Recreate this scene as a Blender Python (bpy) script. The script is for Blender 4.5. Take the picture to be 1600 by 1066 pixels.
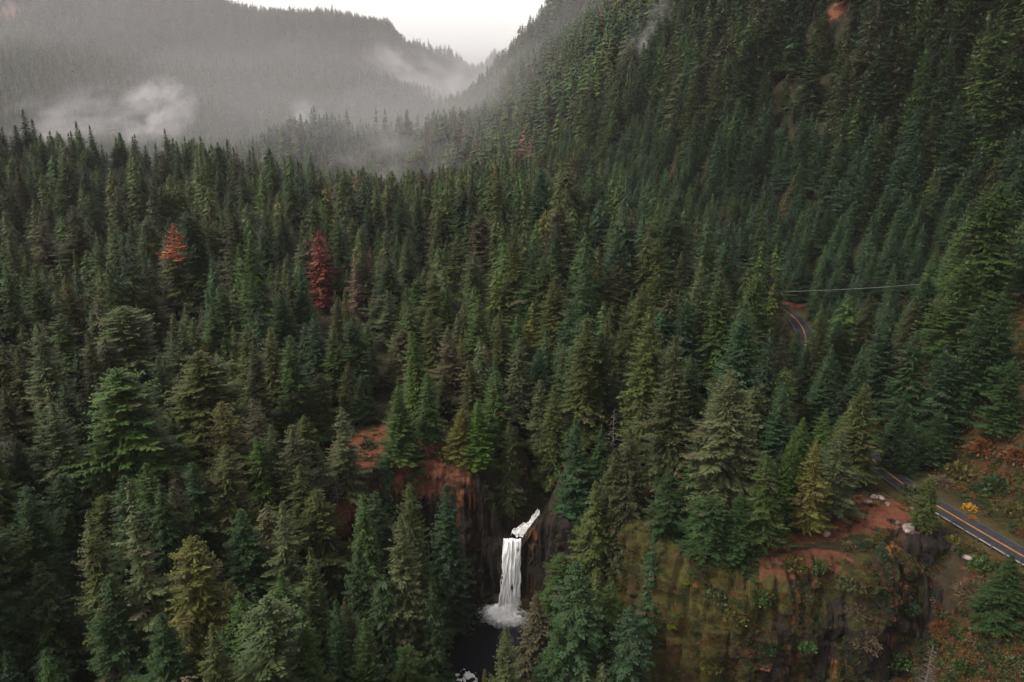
import bpy, math, random
import numpy as np
from mathutils import Vector, Matrix

for _o in list(bpy.data.objects):
    bpy.data.objects.remove(_o)
SC = bpy.context.scene
COL = SC.collection
R = math.radians

# ------------------------------------------------------------------ camera
FPX = 1208.0                      # focal length in pixels of the 1600 px wide photograph
PITCH = 17.2
CAMZ = 152.0
cam_d = bpy.data.cameras.new("camera")
cam = bpy.data.objects.new("camera", cam_d)
COL.objects.link(cam)
cam.location = (0, 0, CAMZ)
cam.rotation_euler = (R(90 - PITCH), 0, 0)
cam_d.sensor_width = 36
cam_d.lens = 36 * FPX / 1600
cam_d.clip_start = 1
cam_d.clip_end = 30000
SC.camera = cam

# ------------------------------------------------------------------ world, sun, exposure
SUN_EL, SUN_AZ = 50, -112          # azimuth measured from straight ahead (+Y), negative = to the left
world = bpy.data.worlds.new("World")
SC.world = world
world.use_nodes = True
wn = world.node_tree.nodes
wl = world.node_tree.links
wn.clear()
w_out = wn.new("ShaderNodeOutputWorld")
w_bg = wn.new("ShaderNodeBackground")
w_sky = wn.new("ShaderNodeTexSky")
w_sky.sky_type = 'NISHITA'
w_sky.sun_disc = False
w_sky.sun_elevation = R(SUN_EL)
w_sky.sun_rotation = R(SUN_AZ)
w_sky.air_density = 1.0
w_sky.dust_density = 5.0
w_sky.ozone_density = 1.0
w_hsv = wn.new("ShaderNodeHueSaturation")   # overcast: the cloud layer takes the blue out of the sky
w_hsv.inputs["Saturation"].default_value = 0.10
w_hsv.inputs["Value"].default_value = 1.0
wl.new(w_sky.outputs[0], w_hsv.inputs["Color"])
# overcast sky: gain raised towards the horizon so the visible strip reads white
w_tc = wn.new("ShaderNodeTexCoord"); w_sep = wn.new("ShaderNodeSeparateXYZ"); wl.new(w_tc.outputs["Generated"], w_sep.inputs[0])
w_mr = wn.new("ShaderNodeMapRange"); w_mr.inputs[1].default_value = 0.0; w_mr.inputs[2].default_value = 0.25; w_mr.inputs[3].default_value = 3.2; w_mr.inputs[4].default_value = 1.05
wl.new(w_sep.outputs[2], w_mr.inputs[0])
w_mul = wn.new("ShaderNodeVectorMath"); w_mul.operation = 'SCALE'
wl.new(w_hsv.outputs[0], w_mul.inputs[0]); wl.new(w_mr.outputs[0], w_mul.inputs["Scale"])
w_tint = wn.new("ShaderNodeVectorMath"); w_tint.operation = 'MULTIPLY'; w_tint.inputs[1].default_value = (1.03, 1.0, 0.955)
wl.new(w_mul.outputs[0], w_tint.inputs[0]); wl.new(w_tint.outputs[0], w_bg.inputs["Color"])
w_bg.inputs["Strength"].default_value = 0.13
wl.new(w_bg.outputs[0], w_out.inputs["Surface"])

sun_d = bpy.data.lights.new("sun", 'SUN')
sun_d.energy = 1.5
sun_d.angle = R(14)
sun_d.color = (1.0, 0.95, 0.88)
sun = bpy.data.objects.new("sun", sun_d)
COL.objects.link(sun)
_sd = Vector((math.sin(R(SUN_AZ)) * math.cos(R(SUN_EL)), math.cos(R(SUN_AZ)) * math.cos(R(SUN_EL)), math.sin(R(SUN_EL))))
sun.rotation_euler = (-_sd).to_track_quat('-Z', 'Y').to_euler()
sun.location = (0, 0, 900)

SC.view_settings.view_transform = 'Standard'
SC.view_settings.look = 'None'
SC.view_settings.gamma = 1
SC.view_settings.use_curve_mapping = False
SC.view_settings.exposure = 0.85
SC.render.engine = 'CYCLES'
cy = SC.cycles
cy.max_bounces = 4
cy.diffuse_bounces = 1
cy.glossy_bounces = 2
cy.transmission_bounces = 2
cy.transparent_max_bounces = 4
cy.volume_bounces = 0
cy.use_denoising = True
cy.denoiser = 'OPENIMAGEDENOISE'
cy.denoising_input_passes = 'RGB_ALBEDO_NORMAL'
cy.denoising_prefilter = 'ACCURATE'
cy.use_adaptive_sampling = True
cy.adaptive_threshold = 0.01
cy.volume_step_rate = 2.0
cy.volume_max_steps = 64
cy.caustics_reflective = False
cy.caustics_refractive = False

# ------------------------------------------------------------------ projection helpers
_c, _s = math.cos(R(PITCH)), math.sin(R(PITCH))
def ray(px, py):
    xc = (px - 800) / FPX
    yc = (py - 533) / FPX
    return np.array([xc, _c - yc * _s, -(yc * _c + _s)])
def project(x, y, z):
    f = y * _c - (z - CAMZ) * _s
    dn = -(z - CAMZ) * _c - y * _s
    f = np.where(np.abs(f) < 1e-3, 1e-3, f)
    return 800 + FPX * x / f, 533 + FPX * dn / f, f

def ground_px(px, py, t0=120, t1=2400, n=4000):
    """the ground seen at that place of the photograph"""
    t_ = np.linspace(t0, t1, n); r = ray(px, py)
    i = int(np.argmax(CAMZ + r[2] * t_ < terrain(r[0] * t_, r[1] * t_)))
    return r[0] * t_[i], r[1] * t_[i], t_[i]
# ------------------------------------------------------------------ numpy noise
def _hash(ix, iy, seed):
    n = (ix.astype(np.int64) * 374761393 + iy.astype(np.int64) * 668265263 + seed * 1442695041) & 0x7fffffff
    n = ((n ^ (n >> 13)) * 1274126177) & 0x7fffffff
    n = n ^ (n >> 16)
    return (n & 0xffff) / 65535.0
def vnoise(x, y, seed=0):
    x = np.asarray(x, float); y = np.asarray(y, float)
    ix = np.floor(x); iy = np.floor(y)
    fx = x - ix; fy = y - iy
    fx = fx * fx * (3 - 2 * fx); fy = fy * fy * (3 - 2 * fy)
    a = _hash(ix, iy, seed); b = _hash(ix + 1, iy, seed)
    c = _hash(ix, iy + 1, seed); d = _hash(ix + 1, iy + 1, seed)
    return (a * (1 - fx) + b * fx) * (1 - fy) + (c * (1 - fx) + d * fx) * fy
def fbm(x, y, seed=0, octv=4):
    r = 0; a = 0.5; t = 0
    for i in range(octv):
        r = r + a * vnoise(x * 2 ** i, y * 2 ** i, seed + i * 17); t += a; a *= 0.5
    return r / t * 2 - 1
def sstep(a, b, x):
    t = np.clip((x - a) / (b - a), 0, 1)
    return t * t * (3 - 2 * t)
def smin(a, b, k):
    h = np.clip(0.5 + 0.5 * (b - a) / k, 0, 1)
    return b * (1 - h) + a * h - k * h * (1 - h)
def smax(a, b, k):
    return -smin(-a, -b, k)
def seg_dist(x, y, pts):
    """distance to a polyline, the parameter (vertex index + fraction) of the nearest point and the side (>0 = left of its direction)"""
    best = np.full(np.shape(x), 1e18); par = np.zeros(np.shape(x)); side = np.zeros(np.shape(x))
    for i in range(len(pts) - 1):
        ax, ay = pts[i][0], pts[i][1]; bx, by = pts[i + 1][0], pts[i + 1][1]
        dx, dy = bx - ax, by - ay
        L = dx * dx + dy * dy
        t = np.clip(((x - ax) * dx + (y - ay) * dy) / L, 0, 1)
        qx, qy = x - ax - t * dx, y - ay - t * dy
        d = qx * qx + qy * qy
        m = d < best
        best = np.where(m, d, best); par = np.where(m, i + t, par)
        side = np.where(m, dx * (y - ay) - dy * (x - ax), side)
    return np.sqrt(best), par, np.sign(side)

# ------------------------------------------------------------------ the lie of the land
RIVER = [(1.5, 207), (-4, 196), (-13, 180), (-12, 163), (2, 138), (30, 104), (64, 60), (86, 0), (100, -120), (120, -600)]
RIVER_W = [9, 12, 7, 8, 12, 22, 26, 26, 26, 26]
ROAD = [(205, -120, 44), (180, 10, 44), (160, 76, 44), (142, 128, 44), (127, 168, 44), (114, 207, 44.3), (112, 250, 45.5), (122, 305, 47.5),
        (138, 348, 49.2), (141, 378, 50), (132, 420, 51), (112, 470, 52.5)]
RIM = [(30, 214), (38, 192), (43, 177), (52, 171.5), (64, 169), (76, 172), (88, 171), (97, 177), (108, 178), (117, 172), (124, 158), (138, 122), (156, 70), (176, 0), (210, -160)]
AMPHI = [(-62, 190, 30), (-58, 196, 33), (-50, 207, 38), (-38, 213, 43), (-30, 216.5, 46), (-22, 216, 46.5), (-15, 214.5, 45), (-10, 215, 43), (-5, 213.5, 37), (-2.6, 210.6, 25.0), (0, 210, 23.2), (3.0, 210.3, 23.4),
         (5.0, 210.5, 27), (9, 209, 33), (15, 205, 36), (22, 197, 36), (26, 190, 34)]
FOOT_Y = [-600, 0, 180, 260, 330, 376, 456, 550, 760, 1000, 1300, 1600, 1800, 2100, 2600, 4000, 9000]
FOOT_X = [290, 186, 134, 128, 150, 156, 130, 78, 25, -22, -78, -146, -145, -30, 200, 800, 2500]
SKY_X = [-2600, -1400, -600, 0, 200, 380, 440, 500, 560, 600, 634, 656, 672, 700, 740, 772, 860, 1000]
SKY_Z = [680, 660, 600, 560, 515, 446, 392, 380, 378, 362, 350, 295, 285, 250, 210, 150, 40, -40]
def mountain(s):
    s = np.maximum(s, 0)
    q = np.minimum(s, 78)
    return 0.33 * q + 0.0041 * q * q + 0.97 * np.maximum(s - 78, 0)
def terrain(x, y):
    x = np.asarray(x, float); y = np.asarray(y, float)
    n1 = fbm(x / 160, y / 160, 3, 4)
    n2 = fbm(x / 34, y / 34, 9, 3)
    far = sstep(700, 1500, y)
    yy = np.clip(y, -200, 1500)
    u = 46.5 + 0.031 * (yy - 230) * sstep(150, 330, yy)
    # left bank sinks towards the camera
    u = u - 0.17 * np.clip(215 - y, 0, 400) * sstep(-5, -60, x) - 0.06 * np.clip(-x - 60, 0, 250) * sstep(330, 150, y)
    u = u + 3.5 * n1 + 1.3 * n2 * sstep(60, 300, y)
    # the wooded ridge at the left and the valley behind it
    u = u + 17 * np.exp(-(((x + 520) / 330) ** 2 + ((y - 740) / 190) ** 2)) + 2 * np.exp(-(((x + 190) / 90) ** 2 + ((y - 560) / 120) ** 2))
    vall = sstep(-10, -200, x + 0.06 * (y - 800)) * sstep(790, 1010, y) * sstep(1900, 1500, y)
    u = u - 70 * vall
    # the low hill in mid distance
    u = u + 84 * np.exp(-(((x + 285) / 135) ** 2 + ((y - 1180) / 120) ** 2)) + 34 * np.exp(-(((x + 135) / 85) ** 2 + ((y - 1160) / 110) ** 2))
    u = u - 52 * np.exp(-(((x + 190) / 210) ** 2 + ((y - 905) / 125) ** 2))
    u = u - 24 * np.exp(-(((x + 70) / 190) ** 2 + ((y - 735) / 120) ** 2))
    u = u - 12 * np.exp(-(((x + 80) / 110) ** 2 + ((y - 640) / 90) ** 2)) + 9 * np.exp(-(((x + 560) / 200) ** 2 + ((y - 740) / 130) ** 2))
    # right mountain
    s = x - np.interp(y, FOOT_Y, FOOT_X) + 16 * n1 * sstep(200, 500, y) + 5 * n2 * sstep(240, 330, y)
    gully = 0.10 * np.sin(x / 60 + y / 83 + 2.2 * n1) * sstep(60, 260, s) * np.clip(s, 0, 300)
    m = (mountain(s) + gully + 15 * sstep(3, 24, s) * sstep(300, 245, y)) * sstep(3600, 2200, y)
    m = m * np.where(y > 1600, sstep(2300, 1600, y), 1)
    u = u + m
    # far left mountain: a wall across the valley with a rocky crest
    bx = 800 + FPX * x / np.maximum(y, 400) / 1.07
    crest = np.interp(bx, SKY_X, SKY_Z)
    r = (y - 1480) / (2420 - 1480)
    rr = 0.62 * np.clip(r, 0, 1) + 0.38 * sstep(0.62, 1.0, r)
    spur = 1 + 0.16 * n1 * sstep(0.05, 0.4, r) * sstep(1.0, 0.8, r) + 0.06 * np.sin(x / 95 + 3 * n1) * sstep(0.1, 0.4, r) * sstep(1.0, 0.85, r)
    m2 = np.maximum(crest - 42 - 60, 0) * rr * spur * sstep(4600, 3200, y)
    u = u + m2
    # hills beyond the notch
    u = u + 330 * np.exp(-(((x + 560) / 420) ** 2 + ((y - 5200) / 700) ** 2)) * (1 + .25 * n1)
    u = u + 560 * np.exp(-(((x - 350) / 900) ** 2 + ((y - 7600) / 800) ** 2)) * (1 + .2 * n1)
    u = u + 520 * np.exp(-(((x + 2400) / 1500) ** 2 + ((y - 6500) / 900) ** 2))
    u = u + 4.5 * np.exp(-(((x + 26) / 9) ** 2 + ((y - 226) / 8) ** 2))
    # road bench
    rd, rp, rs = seg_dist(x, y, ROAD)
    rz = np.interp(rp, range(len(ROAD)), [p[2] for p in ROAD])
    rs_w = np.where(rs > 0, sstep(13, 6.0, rd), sstep(11, 5.6, rd))
    # knoll with the red soil between cliff and road
    u = u + 3.2 * np.exp(-(((x - 99) / 13) ** 2 + ((y - 189) / 11) ** 2)) * 1.0
    u = u * (1 - rs_w) + (rz - 0.35) * rs_w
    # below the rim of the right-hand cliff
    cd, cp, cs = seg_dist(x, y, RIM)
    low = np.where(cs < 0, cd, 0)             # distance outside (towards the camera) of the rim
    slope = np.interp(cp, [0, 1, 2, 3, 4, 5, 6, 7, 8, 9, 10, 11, 14], [1.3, 3.0, 8, 10, 10, 9, 5.5, 3.2, 2.2, 1.7, 0.85, 0.8, 0.75])
    inside = (y < 214) & (low > 0) & (x > 20)
    drop = np.where(inside, u - slope * np.maximum(low - 0.5, 0) + 1.5 * n2 * sstep(2, 14, low), u)
    floor_r = 6 + 2.5 * n2 + 0.10 * np.maximum(x - 40, 0)
    u2 = np.where(inside, smax(drop, floor_r, 9), u)
    u = np.minimum(u, u2)
    # gorge of the river
    gd, gp, gs = seg_dist(x, y, RIVER)
    gw = np.interp(gp, range(len(RIVER)), RIVER_W)
    d = np.maximum(gd - gw, 0)
    left = np.where(gs < 0, 1.0, 0.0)        # river points towards the camera: its right-hand side is picture-left
    bank = np.interp(y, [120, 185, 203, 210], [0.62, 0.78, 2.0, 8]) * left + np.interp(y, [120, 150, 185, 206, 212], [0.30, 0.6, 1.05, 2.2, 7]) * (1 - left)
    wl_ = sstep(-34, -62, x)
    bank = bank * (1 - wl_) + 0.62 * wl_
    g = -3.2 + bank * d + 2.0 * n2 * sstep(3, 20, d)
    u = smin(u, g, 4.0)
    # the amphitheatre of rock round the pool
    ad, ap, as_ = seg_dist(x, y, AMPHI)
    az_ = np.interp(ap, range(len(AMPHI)), [p[2] for p in AMPHI])
    inn = (as_ < 0) & (y > 184) & (x > -62) & (x < 27)
    tal = -3.2 + 0.22 * d + 1.2 * n2
    u = np.where(inn, np.minimum(u, smax(az_ - 1.0 - 10 * (ad + 0.4), tal, 2.0)), u)
    # notch of the upper cascade
    nd, npar, _n = seg_dist(x, y, [(1.0, 209), (3, 214), (8, 224), (9, 240), (4, 262), (10, 300)])
    nz = np.interp(npar, [0, 1, 2, 3, 4, 5], [22.6, 22.8, 27.5, 33, 38, 44]) + 2.6 * np.maximum(nd - np.interp(npar, [0, 1, 2, 3, 5], [4.5, 5.0, 3.5, 2.5, 1.5]), 0)
    u = np.where(y > 208, np.minimum(u, nz), u)
    return u

# ------------------------------------------------------------------ materials
def new_mat(name):
    m = bpy.data.materials.new(name); m.use_nodes = True
    nt = m.node_tree; nt.nodes.clear()
    out = nt.nodes.new("ShaderNodeOutputMaterial")
    return m, nt, out
def nd(nt, typ, **kw):
    n = nt.nodes.new(typ)
    for k, v in kw.items():
        if k.startswith("i_"):
            n.inputs[k[2:].replace("_", " ")].default_value = v
        else:
            setattr(n, k, v)
    return n
def mixc(nt, a, b, f):
    n = nt.nodes.new("ShaderNodeMix"); n.data_type = 'RGBA'
    for sock, v in ((n.inputs[0], f), (n.inputs[6], a), (n.inputs[7], b)):
        if hasattr(v, "links"): nt.links.new(v, sock)
        else: sock.default_value = v if not isinstance(v, tuple) else (*v, 1)
    return n.outputs[2]
def math_(nt, op, a, b=0.0, clamp=False):
    n = nt.nodes.new("ShaderNodeMath"); n.operation = op; n.use_clamp = clamp
    for sock, v in ((n.inputs[0], a), (n.inputs[1], b)):
        if hasattr(v, "links"): nt.links.new(v, sock)
        else: sock.default_value = v
    return n.outputs[0]
def noise(nt, scale, detail=4, rough=0.6, vec=None, dim=None):
    n = nt.nodes.new("ShaderNodeTexNoise")
    n.inputs["Scale"].default_value = scale; n.inputs["Detail"].default_value = detail; n.inputs["Roughness"].default_value = rough
    if vec is not None: nt.links.new(vec, n.inputs["Vector"])
    return n.outputs["Fac"]
def pos(nt):
    return nt.nodes.new("ShaderNodeNewGeometry").outputs["Position"]
def mapr(nt, v, a, b, c=0.0, d=1.0):
    n = nt.nodes.new("ShaderNodeMapRange"); n.clamp = True
    nt.links.new(v, n.inputs[0])
    for i, q in enumerate((a, b, c, d)): n.inputs[i + 1].default_value = q
    return n.outputs[0]
def scalev(nt, v, sx, sy, sz):
    n = nt.nodes.new("ShaderNodeVectorMath"); n.operation = 'MULTIPLY'
    nt.links.new(v, n.inputs[0]); n.inputs[1].default_value = (sx, sy, sz)
    return n.outputs[0]
def bsdf(nt, out, col, rough=0.85, spec=0.25, bump=None, bstr=0.5, bdist=0.3, metal=0.0):
    b = nt.nodes.new("ShaderNodeBsdfPrincipled")
    if hasattr(col, "links"): nt.links.new(col, b.inputs["Base Color"])
    else: b.inputs["Base Color"].default_value = (*col, 1)
    if hasattr(rough, "links"): nt.links.new(rough, b.inputs["Roughness"])
    else: b.inputs["Roughness"].default_value = rough
    b.inputs["Specular IOR Level"].default_value = spec
    b.inputs["Metallic"].default_value = metal
    if bump is not None:
        bm_ = nt.nodes.new("ShaderNodeBump"); bm_.inputs["Strength"].default_value = bstr; bm_.inputs["Distance"].default_value = bdist
        nt.links.new(bump, bm_.inputs["Height"]); nt.links.new(bm_.outputs[0], b.inputs["Normal"])
    nt.links.new(b.outputs[0], out.inputs["Surface"])
    return b
def attr(nt, name, kind='GEOMETRY', o="Fac"):
    n = nt.nodes.new("ShaderNodeAttribute"); n.attribute_name = name; n.attribute_type = kind
    return n.outputs[o]

def mat_ground():
    m, nt, out = new_mat("forest_floor")
    p = pos(nt)
    base = mixc(nt, (0.016, 0.018, 0.008), (0.030, 0.024, 0.012), mapr(nt, noise(nt, 0.09, 5, 0.65, p), 0.35, 0.65))
    base = mixc(nt, base, (0.048, 0.036, 0.014), mapr(nt, noise(nt, 0.6, 4, 0.7, p), 0.56, 0.72))
    rust = mixc(nt, (0.060, 0.026, 0.011), (0.034, 0.022, 0.010), mapr(nt, noise(nt, 0.35, 6, 0.7, p), 0.38, 0.62))
    rust = mixc(nt, rust, (0.034, 0.035, 0.010), mapr(nt, noise(nt, 0.22, 5, 0.7, scalev(nt, p, 1, 1, 1.7)), 0.50, 0.66))
    base = mixc(nt, base, rust, attr(nt, "brush"))
    red = mixc(nt, (0.088, 0.030, 0.017), (0.158, 0.058, 0.033), mapr(nt, noise(nt, 0.5, 6, 0.75, p), 0.35, 0.65))
    red = mixc(nt, red, (0.085, 0.036, 0.020), mapr(nt, noise(nt, 0.28, 5, 0.7, p), 0.56, 0.66))
    nz = noise(nt, 0.26, 6, 0.72, p)
    sm = mapr(nt, math_(nt, 'ADD', attr(nt, "soil"), math_(nt, 'MULTIPLY', math_(nt, 'SUBTRACT', nz, 0.5), 1.9)), 0.46, 0.60)
    base = mixc(nt, base, red, sm)
    grass = mixc(nt, (0.070, 0.048, 0.016), (0.046, 0.044, 0.013), mapr(nt, noise(nt, 0.8, 4, 0.7, p), 0.4, 0.6))
    base = mixc(nt, base, grass, attr(nt, "verge"))
    # bare rock on the steepest parts
    geo = nt.nodes.new("ShaderNodeNewGeometry")
    sep = nt.nodes.new("ShaderNodeSeparateXYZ"); nt.links.new(geo.outputs["True Normal"], sep.inputs[0])
    steep = mapr(nt, sep.outputs[2], 0.62, 0.45)
    rock = mixc(nt, (0.018, 0.016, 0.010), (0.060, 0.046, 0.028), mapr(nt, noise(nt, 0.05, 6, 0.7, scalev(nt, p, 1, 1, 0.3)), 0.4, 0.62))
    base = mixc(nt, base, rock, steep)
    base = mixc(nt, base, (0.30, 0.165, 0.130), attr(nt, "crag"))
    bsdf(nt, out, base, 0.95, 0.1, noise(nt, 1.2, 6, 0.7, p), 0.9, 0.8)
    return m
def mat_basalt(name, moss=0.0, rust=0.3):
    m, nt, out = new_mat(name)
    p = pos(nt)
    pv = scalev(nt, p, 1, 1, 0.14)
    n_v = noise(nt, 0.55, 5, 0.65, pv)
    base = mixc(nt, (0.008, 0.007, 0.006), (0.034, 0.025, 0.019), mapr(nt, n_v, 0.35, 0.7))
    base = mixc(nt, base, (0.062, 0.042, 0.029), mapr(nt, noise(nt, 1.5, 5, 0.7, pv), 0.58, 0.75))
    streak = math_(nt, 'MULTIPLY', mapr(nt, noise(nt, 0.42, 3, 0.5, pv), 0.53, 0.62), mapr(nt, noise(nt, 0.07, 3, 0.5, p), 0.62 - 0.3 * rust, 0.72 - 0.3 * rust))
    base = mixc(nt, base, mixc(nt, (0.23, 0.070, 0.022), (0.33, 0.145, 0.055), noise(nt, 2.0, 4, 0.7, pv)), math_(nt, 'MULTIPLY', streak, attr(nt, "stain")))
    if moss > 0:
        mo = mixc(nt, (0.052, 0.040, 0.012), (0.082, 0.074, 0.014), mapr(nt, noise(nt, 0.35, 5, 0.7, p), 0.40, 0.62))
        mo = mixc(nt, mo, (0.066, 0.036, 0.016), mapr(nt, noise(nt, 0.20, 5, 0.7, pv), 0.52, 0.66))
        mo = mixc(nt, mo, (0.032, 0.044, 0.011), mapr(nt, noise(nt, 0.9, 4, 0.7, p), 0.55, 0.70))
        f = mapr(nt, math_(nt, 'ADD', math_(nt, 'MULTIPLY', noise(nt, 0.16, 6, 0.72, scalev(nt, p, 1, 1, 0.45)), 1.6), math_(nt, 'MULTIPLY', attr(nt, "moss"), 0.9)), 1.02, 1.30)
        base = mixc(nt, base, mo, f)
    red = mixc(nt, (0.088, 0.030, 0.017), (0.158, 0.058, 0.033), mapr(nt, noise(nt, 0.5, 6, 0.75, p), 0.35, 0.65))
    sm = mapr(nt, math_(nt, 'ADD', attr(nt, "soil"), math_(nt, 'MULTIPLY', math_(nt, 'SUBTRACT', noise(nt, 0.5, 5, 0.7, p), 0.5), 1.2)), 0.42, 0.56)
    base = mixc(nt, base, red, sm)
    bsdf(nt, out, base, 0.9, 0.2, noise(nt, 1.3, 8, 0.8, p), 1.0, 1.2)
    return m
def mat_simple(name, c1, c2, scale=1.0, rough=0.85, spec=0.25, lo=0.4, hi=0.6, stretch=(1, 1, 1), bstr=0.4, metal=0.0, bdist=0.05, objspace=True):
    m, nt, out = new_mat(name)
    p = nt.nodes.new("ShaderNodeTexCoord").outputs["Object"] if objspace else pos(nt)
    p = scalev(nt, p, *stretch)
    n = noise(nt, scale, 5, 0.65, p)
    bsdf(nt, out, mixc(nt, c1, c2, mapr(nt, n, lo, hi)), rough, spec, n, bstr, bdist, metal)
    return m
M_GROUND = mat_ground()
M_BASALT = mat_basalt("basalt", 0.0, 0.55)
M_MOSSROCK = mat_basalt("mossy_basalt", 1.0, 0.5)
M_ASPHALT = mat_simple("asphalt", (0.018, 0.017, 0.020), (0.028, 0.026, 0.030), 0.5, 0.9, 0.2, objspace=False)
M_YELLOW = mat_simple("yellow_paint", (0.30, 0.14, 0.025), (0.42, 0.20, 0.035), 0.6, 0.7, 0.3)
M_WHITE = mat_simple("white_paint", (0.075, 0.072, 0.072), (0.13, 0.125, 0.125), 0.6, 0.7, 0.3)
M_STEEL = mat_simple("galvanised_steel", (0.14, 0.135, 0.135), (0.22, 0.21, 0.21), 0.4, 0.55, 0.5, metal=0.0)
M_WOOD = mat_simple("weathered_wood", (0.050, 0.036, 0.026), (0.095, 0.070, 0.050), 3, 0.9, 0.2, stretch=(4, 4, 0.5))
M_BOULDER = mat_simple("pale_boulder", (0.09, 0.060, 0.052), (0.25, 0.19, 0.175), 0.45, 0.9, 0.2, 0.38, 0.60, bstr=0.8, bdist=0.2)
M_BARK = mat_simple("fir_bark", (0.030, 0.022, 0.016), (0.085, 0.060, 0.042), 1.6, 0.95, 0.15, stretch=(3, 3, 0.3))
M_GREYWOOD = mat_simple("dead_wood", (0.075, 0.060, 0.050), (0.16, 0.130, 0.110), 1.6, 0.95, 0.15, stretch=(3, 3, 0.3))

# ------------------------------------------------------------------ object helpers
def tag(o, label=None, cat=None, group=None, kind=None):
    if label: o["label"] = label
    if cat: o["category"] = cat
    if group: o["group"] = group
    if kind: o["kind"] = kind
    return o
def mesh_np(name, verts, faces, mats=(), smooth=False, attrs=None, fmat=None):
    """verts (n,3), faces (m,3|4) arrays -> mesh data"""
    me = bpy.data.meshes.new(name)
    verts = np.asarray(verts, np.float32); faces = np.asarray(faces, np.int32)
    me.vertices.add(len(verts)); me.vertices.foreach_set("co", verts.ravel())
    k = faces.shape[1]
    me.loops.add(faces.size); me.loops.foreach_set("vertex_index", faces.ravel())
    me.polygons.add(len(faces))
    me.polygons.foreach_set("loop_start", np.arange(0, faces.size, k, dtype=np.int32))
    me.polygons.foreach_set("loop_total", np.full(len(faces), k, np.int32))
    for mt in mats: me.materials.append(mt)
    if fmat is not None: me.polygons.foreach_set("material_index", np.asarray(fmat, np.int32))
    if smooth: me.polygons.foreach_set("use_smooth", np.ones(len(faces), bool))
    for an, av in (attrs or {}).items():
        a = me.attributes.new(an, 'FLOAT', 'POINT'); a.data.foreach_set("value", np.asarray(av, np.float32))
    me.update(calc_edges=True); me.validate()
    return me
def obj(name, me, parent=None, loc=None):
    o = bpy.data.objects.new(name, me); COL.objects.link(o)
    if parent is not None: o.parent = parent
    if loc is not None: o.location = loc
    return o
def empty(name, loc=(0, 0, 0)):
    o = bpy.data.objects.new(name, None); COL.objects.link(o); o.location = loc; o.empty_display_size = 0.5
    return o
def grid_faces(nu, nv):
    i = np.arange(nu - 1)[:, None] * nv + np.arange(nv - 1)[None, :]
    return np.stack([i, i + 1, i + nv + 1, i + nv], -1).reshape(-1, 4)
class MB:
    """collects boxes and tubes into one mesh"""
    def __init__(s): s.v = []; s.f = []
    def box(s, c, size, rot=0.0):
        b = len(s.v); cx, cy, cz = c; hx, hy, hz = size[0] / 2, size[1] / 2, size[2] / 2
        ca, sa = math.cos(rot), math.sin(rot)
        for z in (-hz, hz):
            for x, y in ((-hx, -hy), (hx, -hy), (hx, hy), (-hx, hy)):
                s.v.append((cx + x * ca - y * sa, cy + x * sa + y * ca, cz + z))
        s.f += [(b, b + 3, b + 2, b + 1), (b + 4, b + 5, b + 6, b + 7)] + [(b + i, b + (i + 1) % 4, b + 4 + (i + 1) % 4, b + 4 + i) for i in range(4)]
    def tube(s, pts, rad, n=8):
        b = len(s.v); pts = [Vector(p) for p in pts]
        for i, p in enumerate(pts):
            t = (pts[min(i + 1, len(pts) - 1)] - pts[max(i - 1, 0)]).normalized()
            a = t.cross(Vector((0, 0, 1)) if abs(t.z) < 0.9 else Vector((1, 0, 0))).normalized(); c = t.cross(a)
            r = rad[i] if isinstance(rad, (list, tuple)) else rad
            for k in range(n):
                an = 2 * math.pi * k / n
                s.v.append(tuple(p + a * (r * math.cos(an)) + c * (r * math.sin(an))))
        for i in range(len(pts) - 1):
            for k in range(n):
                s.f.append((b + i * n + k, b + i * n + (k + 1) % n, b + (i + 1) * n + (k + 1) % n, b + (i + 1) * n + k))
        s.f.append(tuple(b + k for k in range(n))[::-1]); s.f.append(tuple(b + (len(pts) - 1) * n + k for k in range(n)))
    def build(s, name, mat, parent=None, loc=None, smooth=False):
        me = bpy.data.meshes.new(name); me.from_pydata(s.v, [], s.f); me.materials.append(mat)
        if smooth:
            for p in me.polygons: p.use_smooth = True
        me.update()
        return obj(name, me, parent, loc)

# ------------------------------------------------------------------ the ground: one sheet to the horizon
def axis(stops):
    """stops: (from, step) ...; the step changes smoothly"""
    out = []
    for i in range(len(stops) - 1):
        a, sa = stops[i]; b, sb = stops[i + 1]
        x = a
        while x < b:
            out.append(x); t = (x - a) / (b - a); x += sa + (sb - sa) * t
    out.append(stops[-1][0])
    return np.array(out)
GX = axis([(-6500, 400), (-2600, 40), (-900, 14), (-160, 3.2), (-70, 1.3), (175, 1.3), (300, 4), (1000, 22), (3000, 200), (6500, 500)])
GY = axis([(-600, 40), (60, 3), (140, 1.2), (245, 1.2), (420, 3.2), (1000, 7), (2500, 22), (5000, 120), (9400, 300)])
XX, YY = np.meshgrid(GX, GY, indexing='ij')
ZZ = terrain(XX, YY)
def blob(x, y, cx, cy, rx, ry, rot=0.0):
    c, s = math.cos(rot), math.sin(rot)
    u, v = (x - cx) * c + (y - cy) * s, -(x - cx) * s + (y - cy) * c
    return np.exp(-((u / rx) ** 2 + (v / ry) ** 2))
def soil_mask(x, y):
    b = blob(x, y, -26, 227, 11, 9) + blob(x, y, -50, 226, 9, 15, 0.2) + blob(x, y, -44, 240, 5, 10)
    b += blob(x, y, 96, 185, 19, 9, 0.15) + 0.9 * blob(x, y, 76, 178, 10, 7, 0.4) + 0.8 * blob(x, y, 62, 173, 8, 3) + 0.6 * blob(x, y, 118, 171, 8, 9)
    b += 1.0 * blob(x, y, 146, 396, 14, 10) 
    for cx_, cy_, rr_ in CRAGS: b = b + 0.56 * blob(x, y, cx_, cy_, rr_, rr_ * 1.5)
    return np.clip(b, 0, 1)
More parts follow.
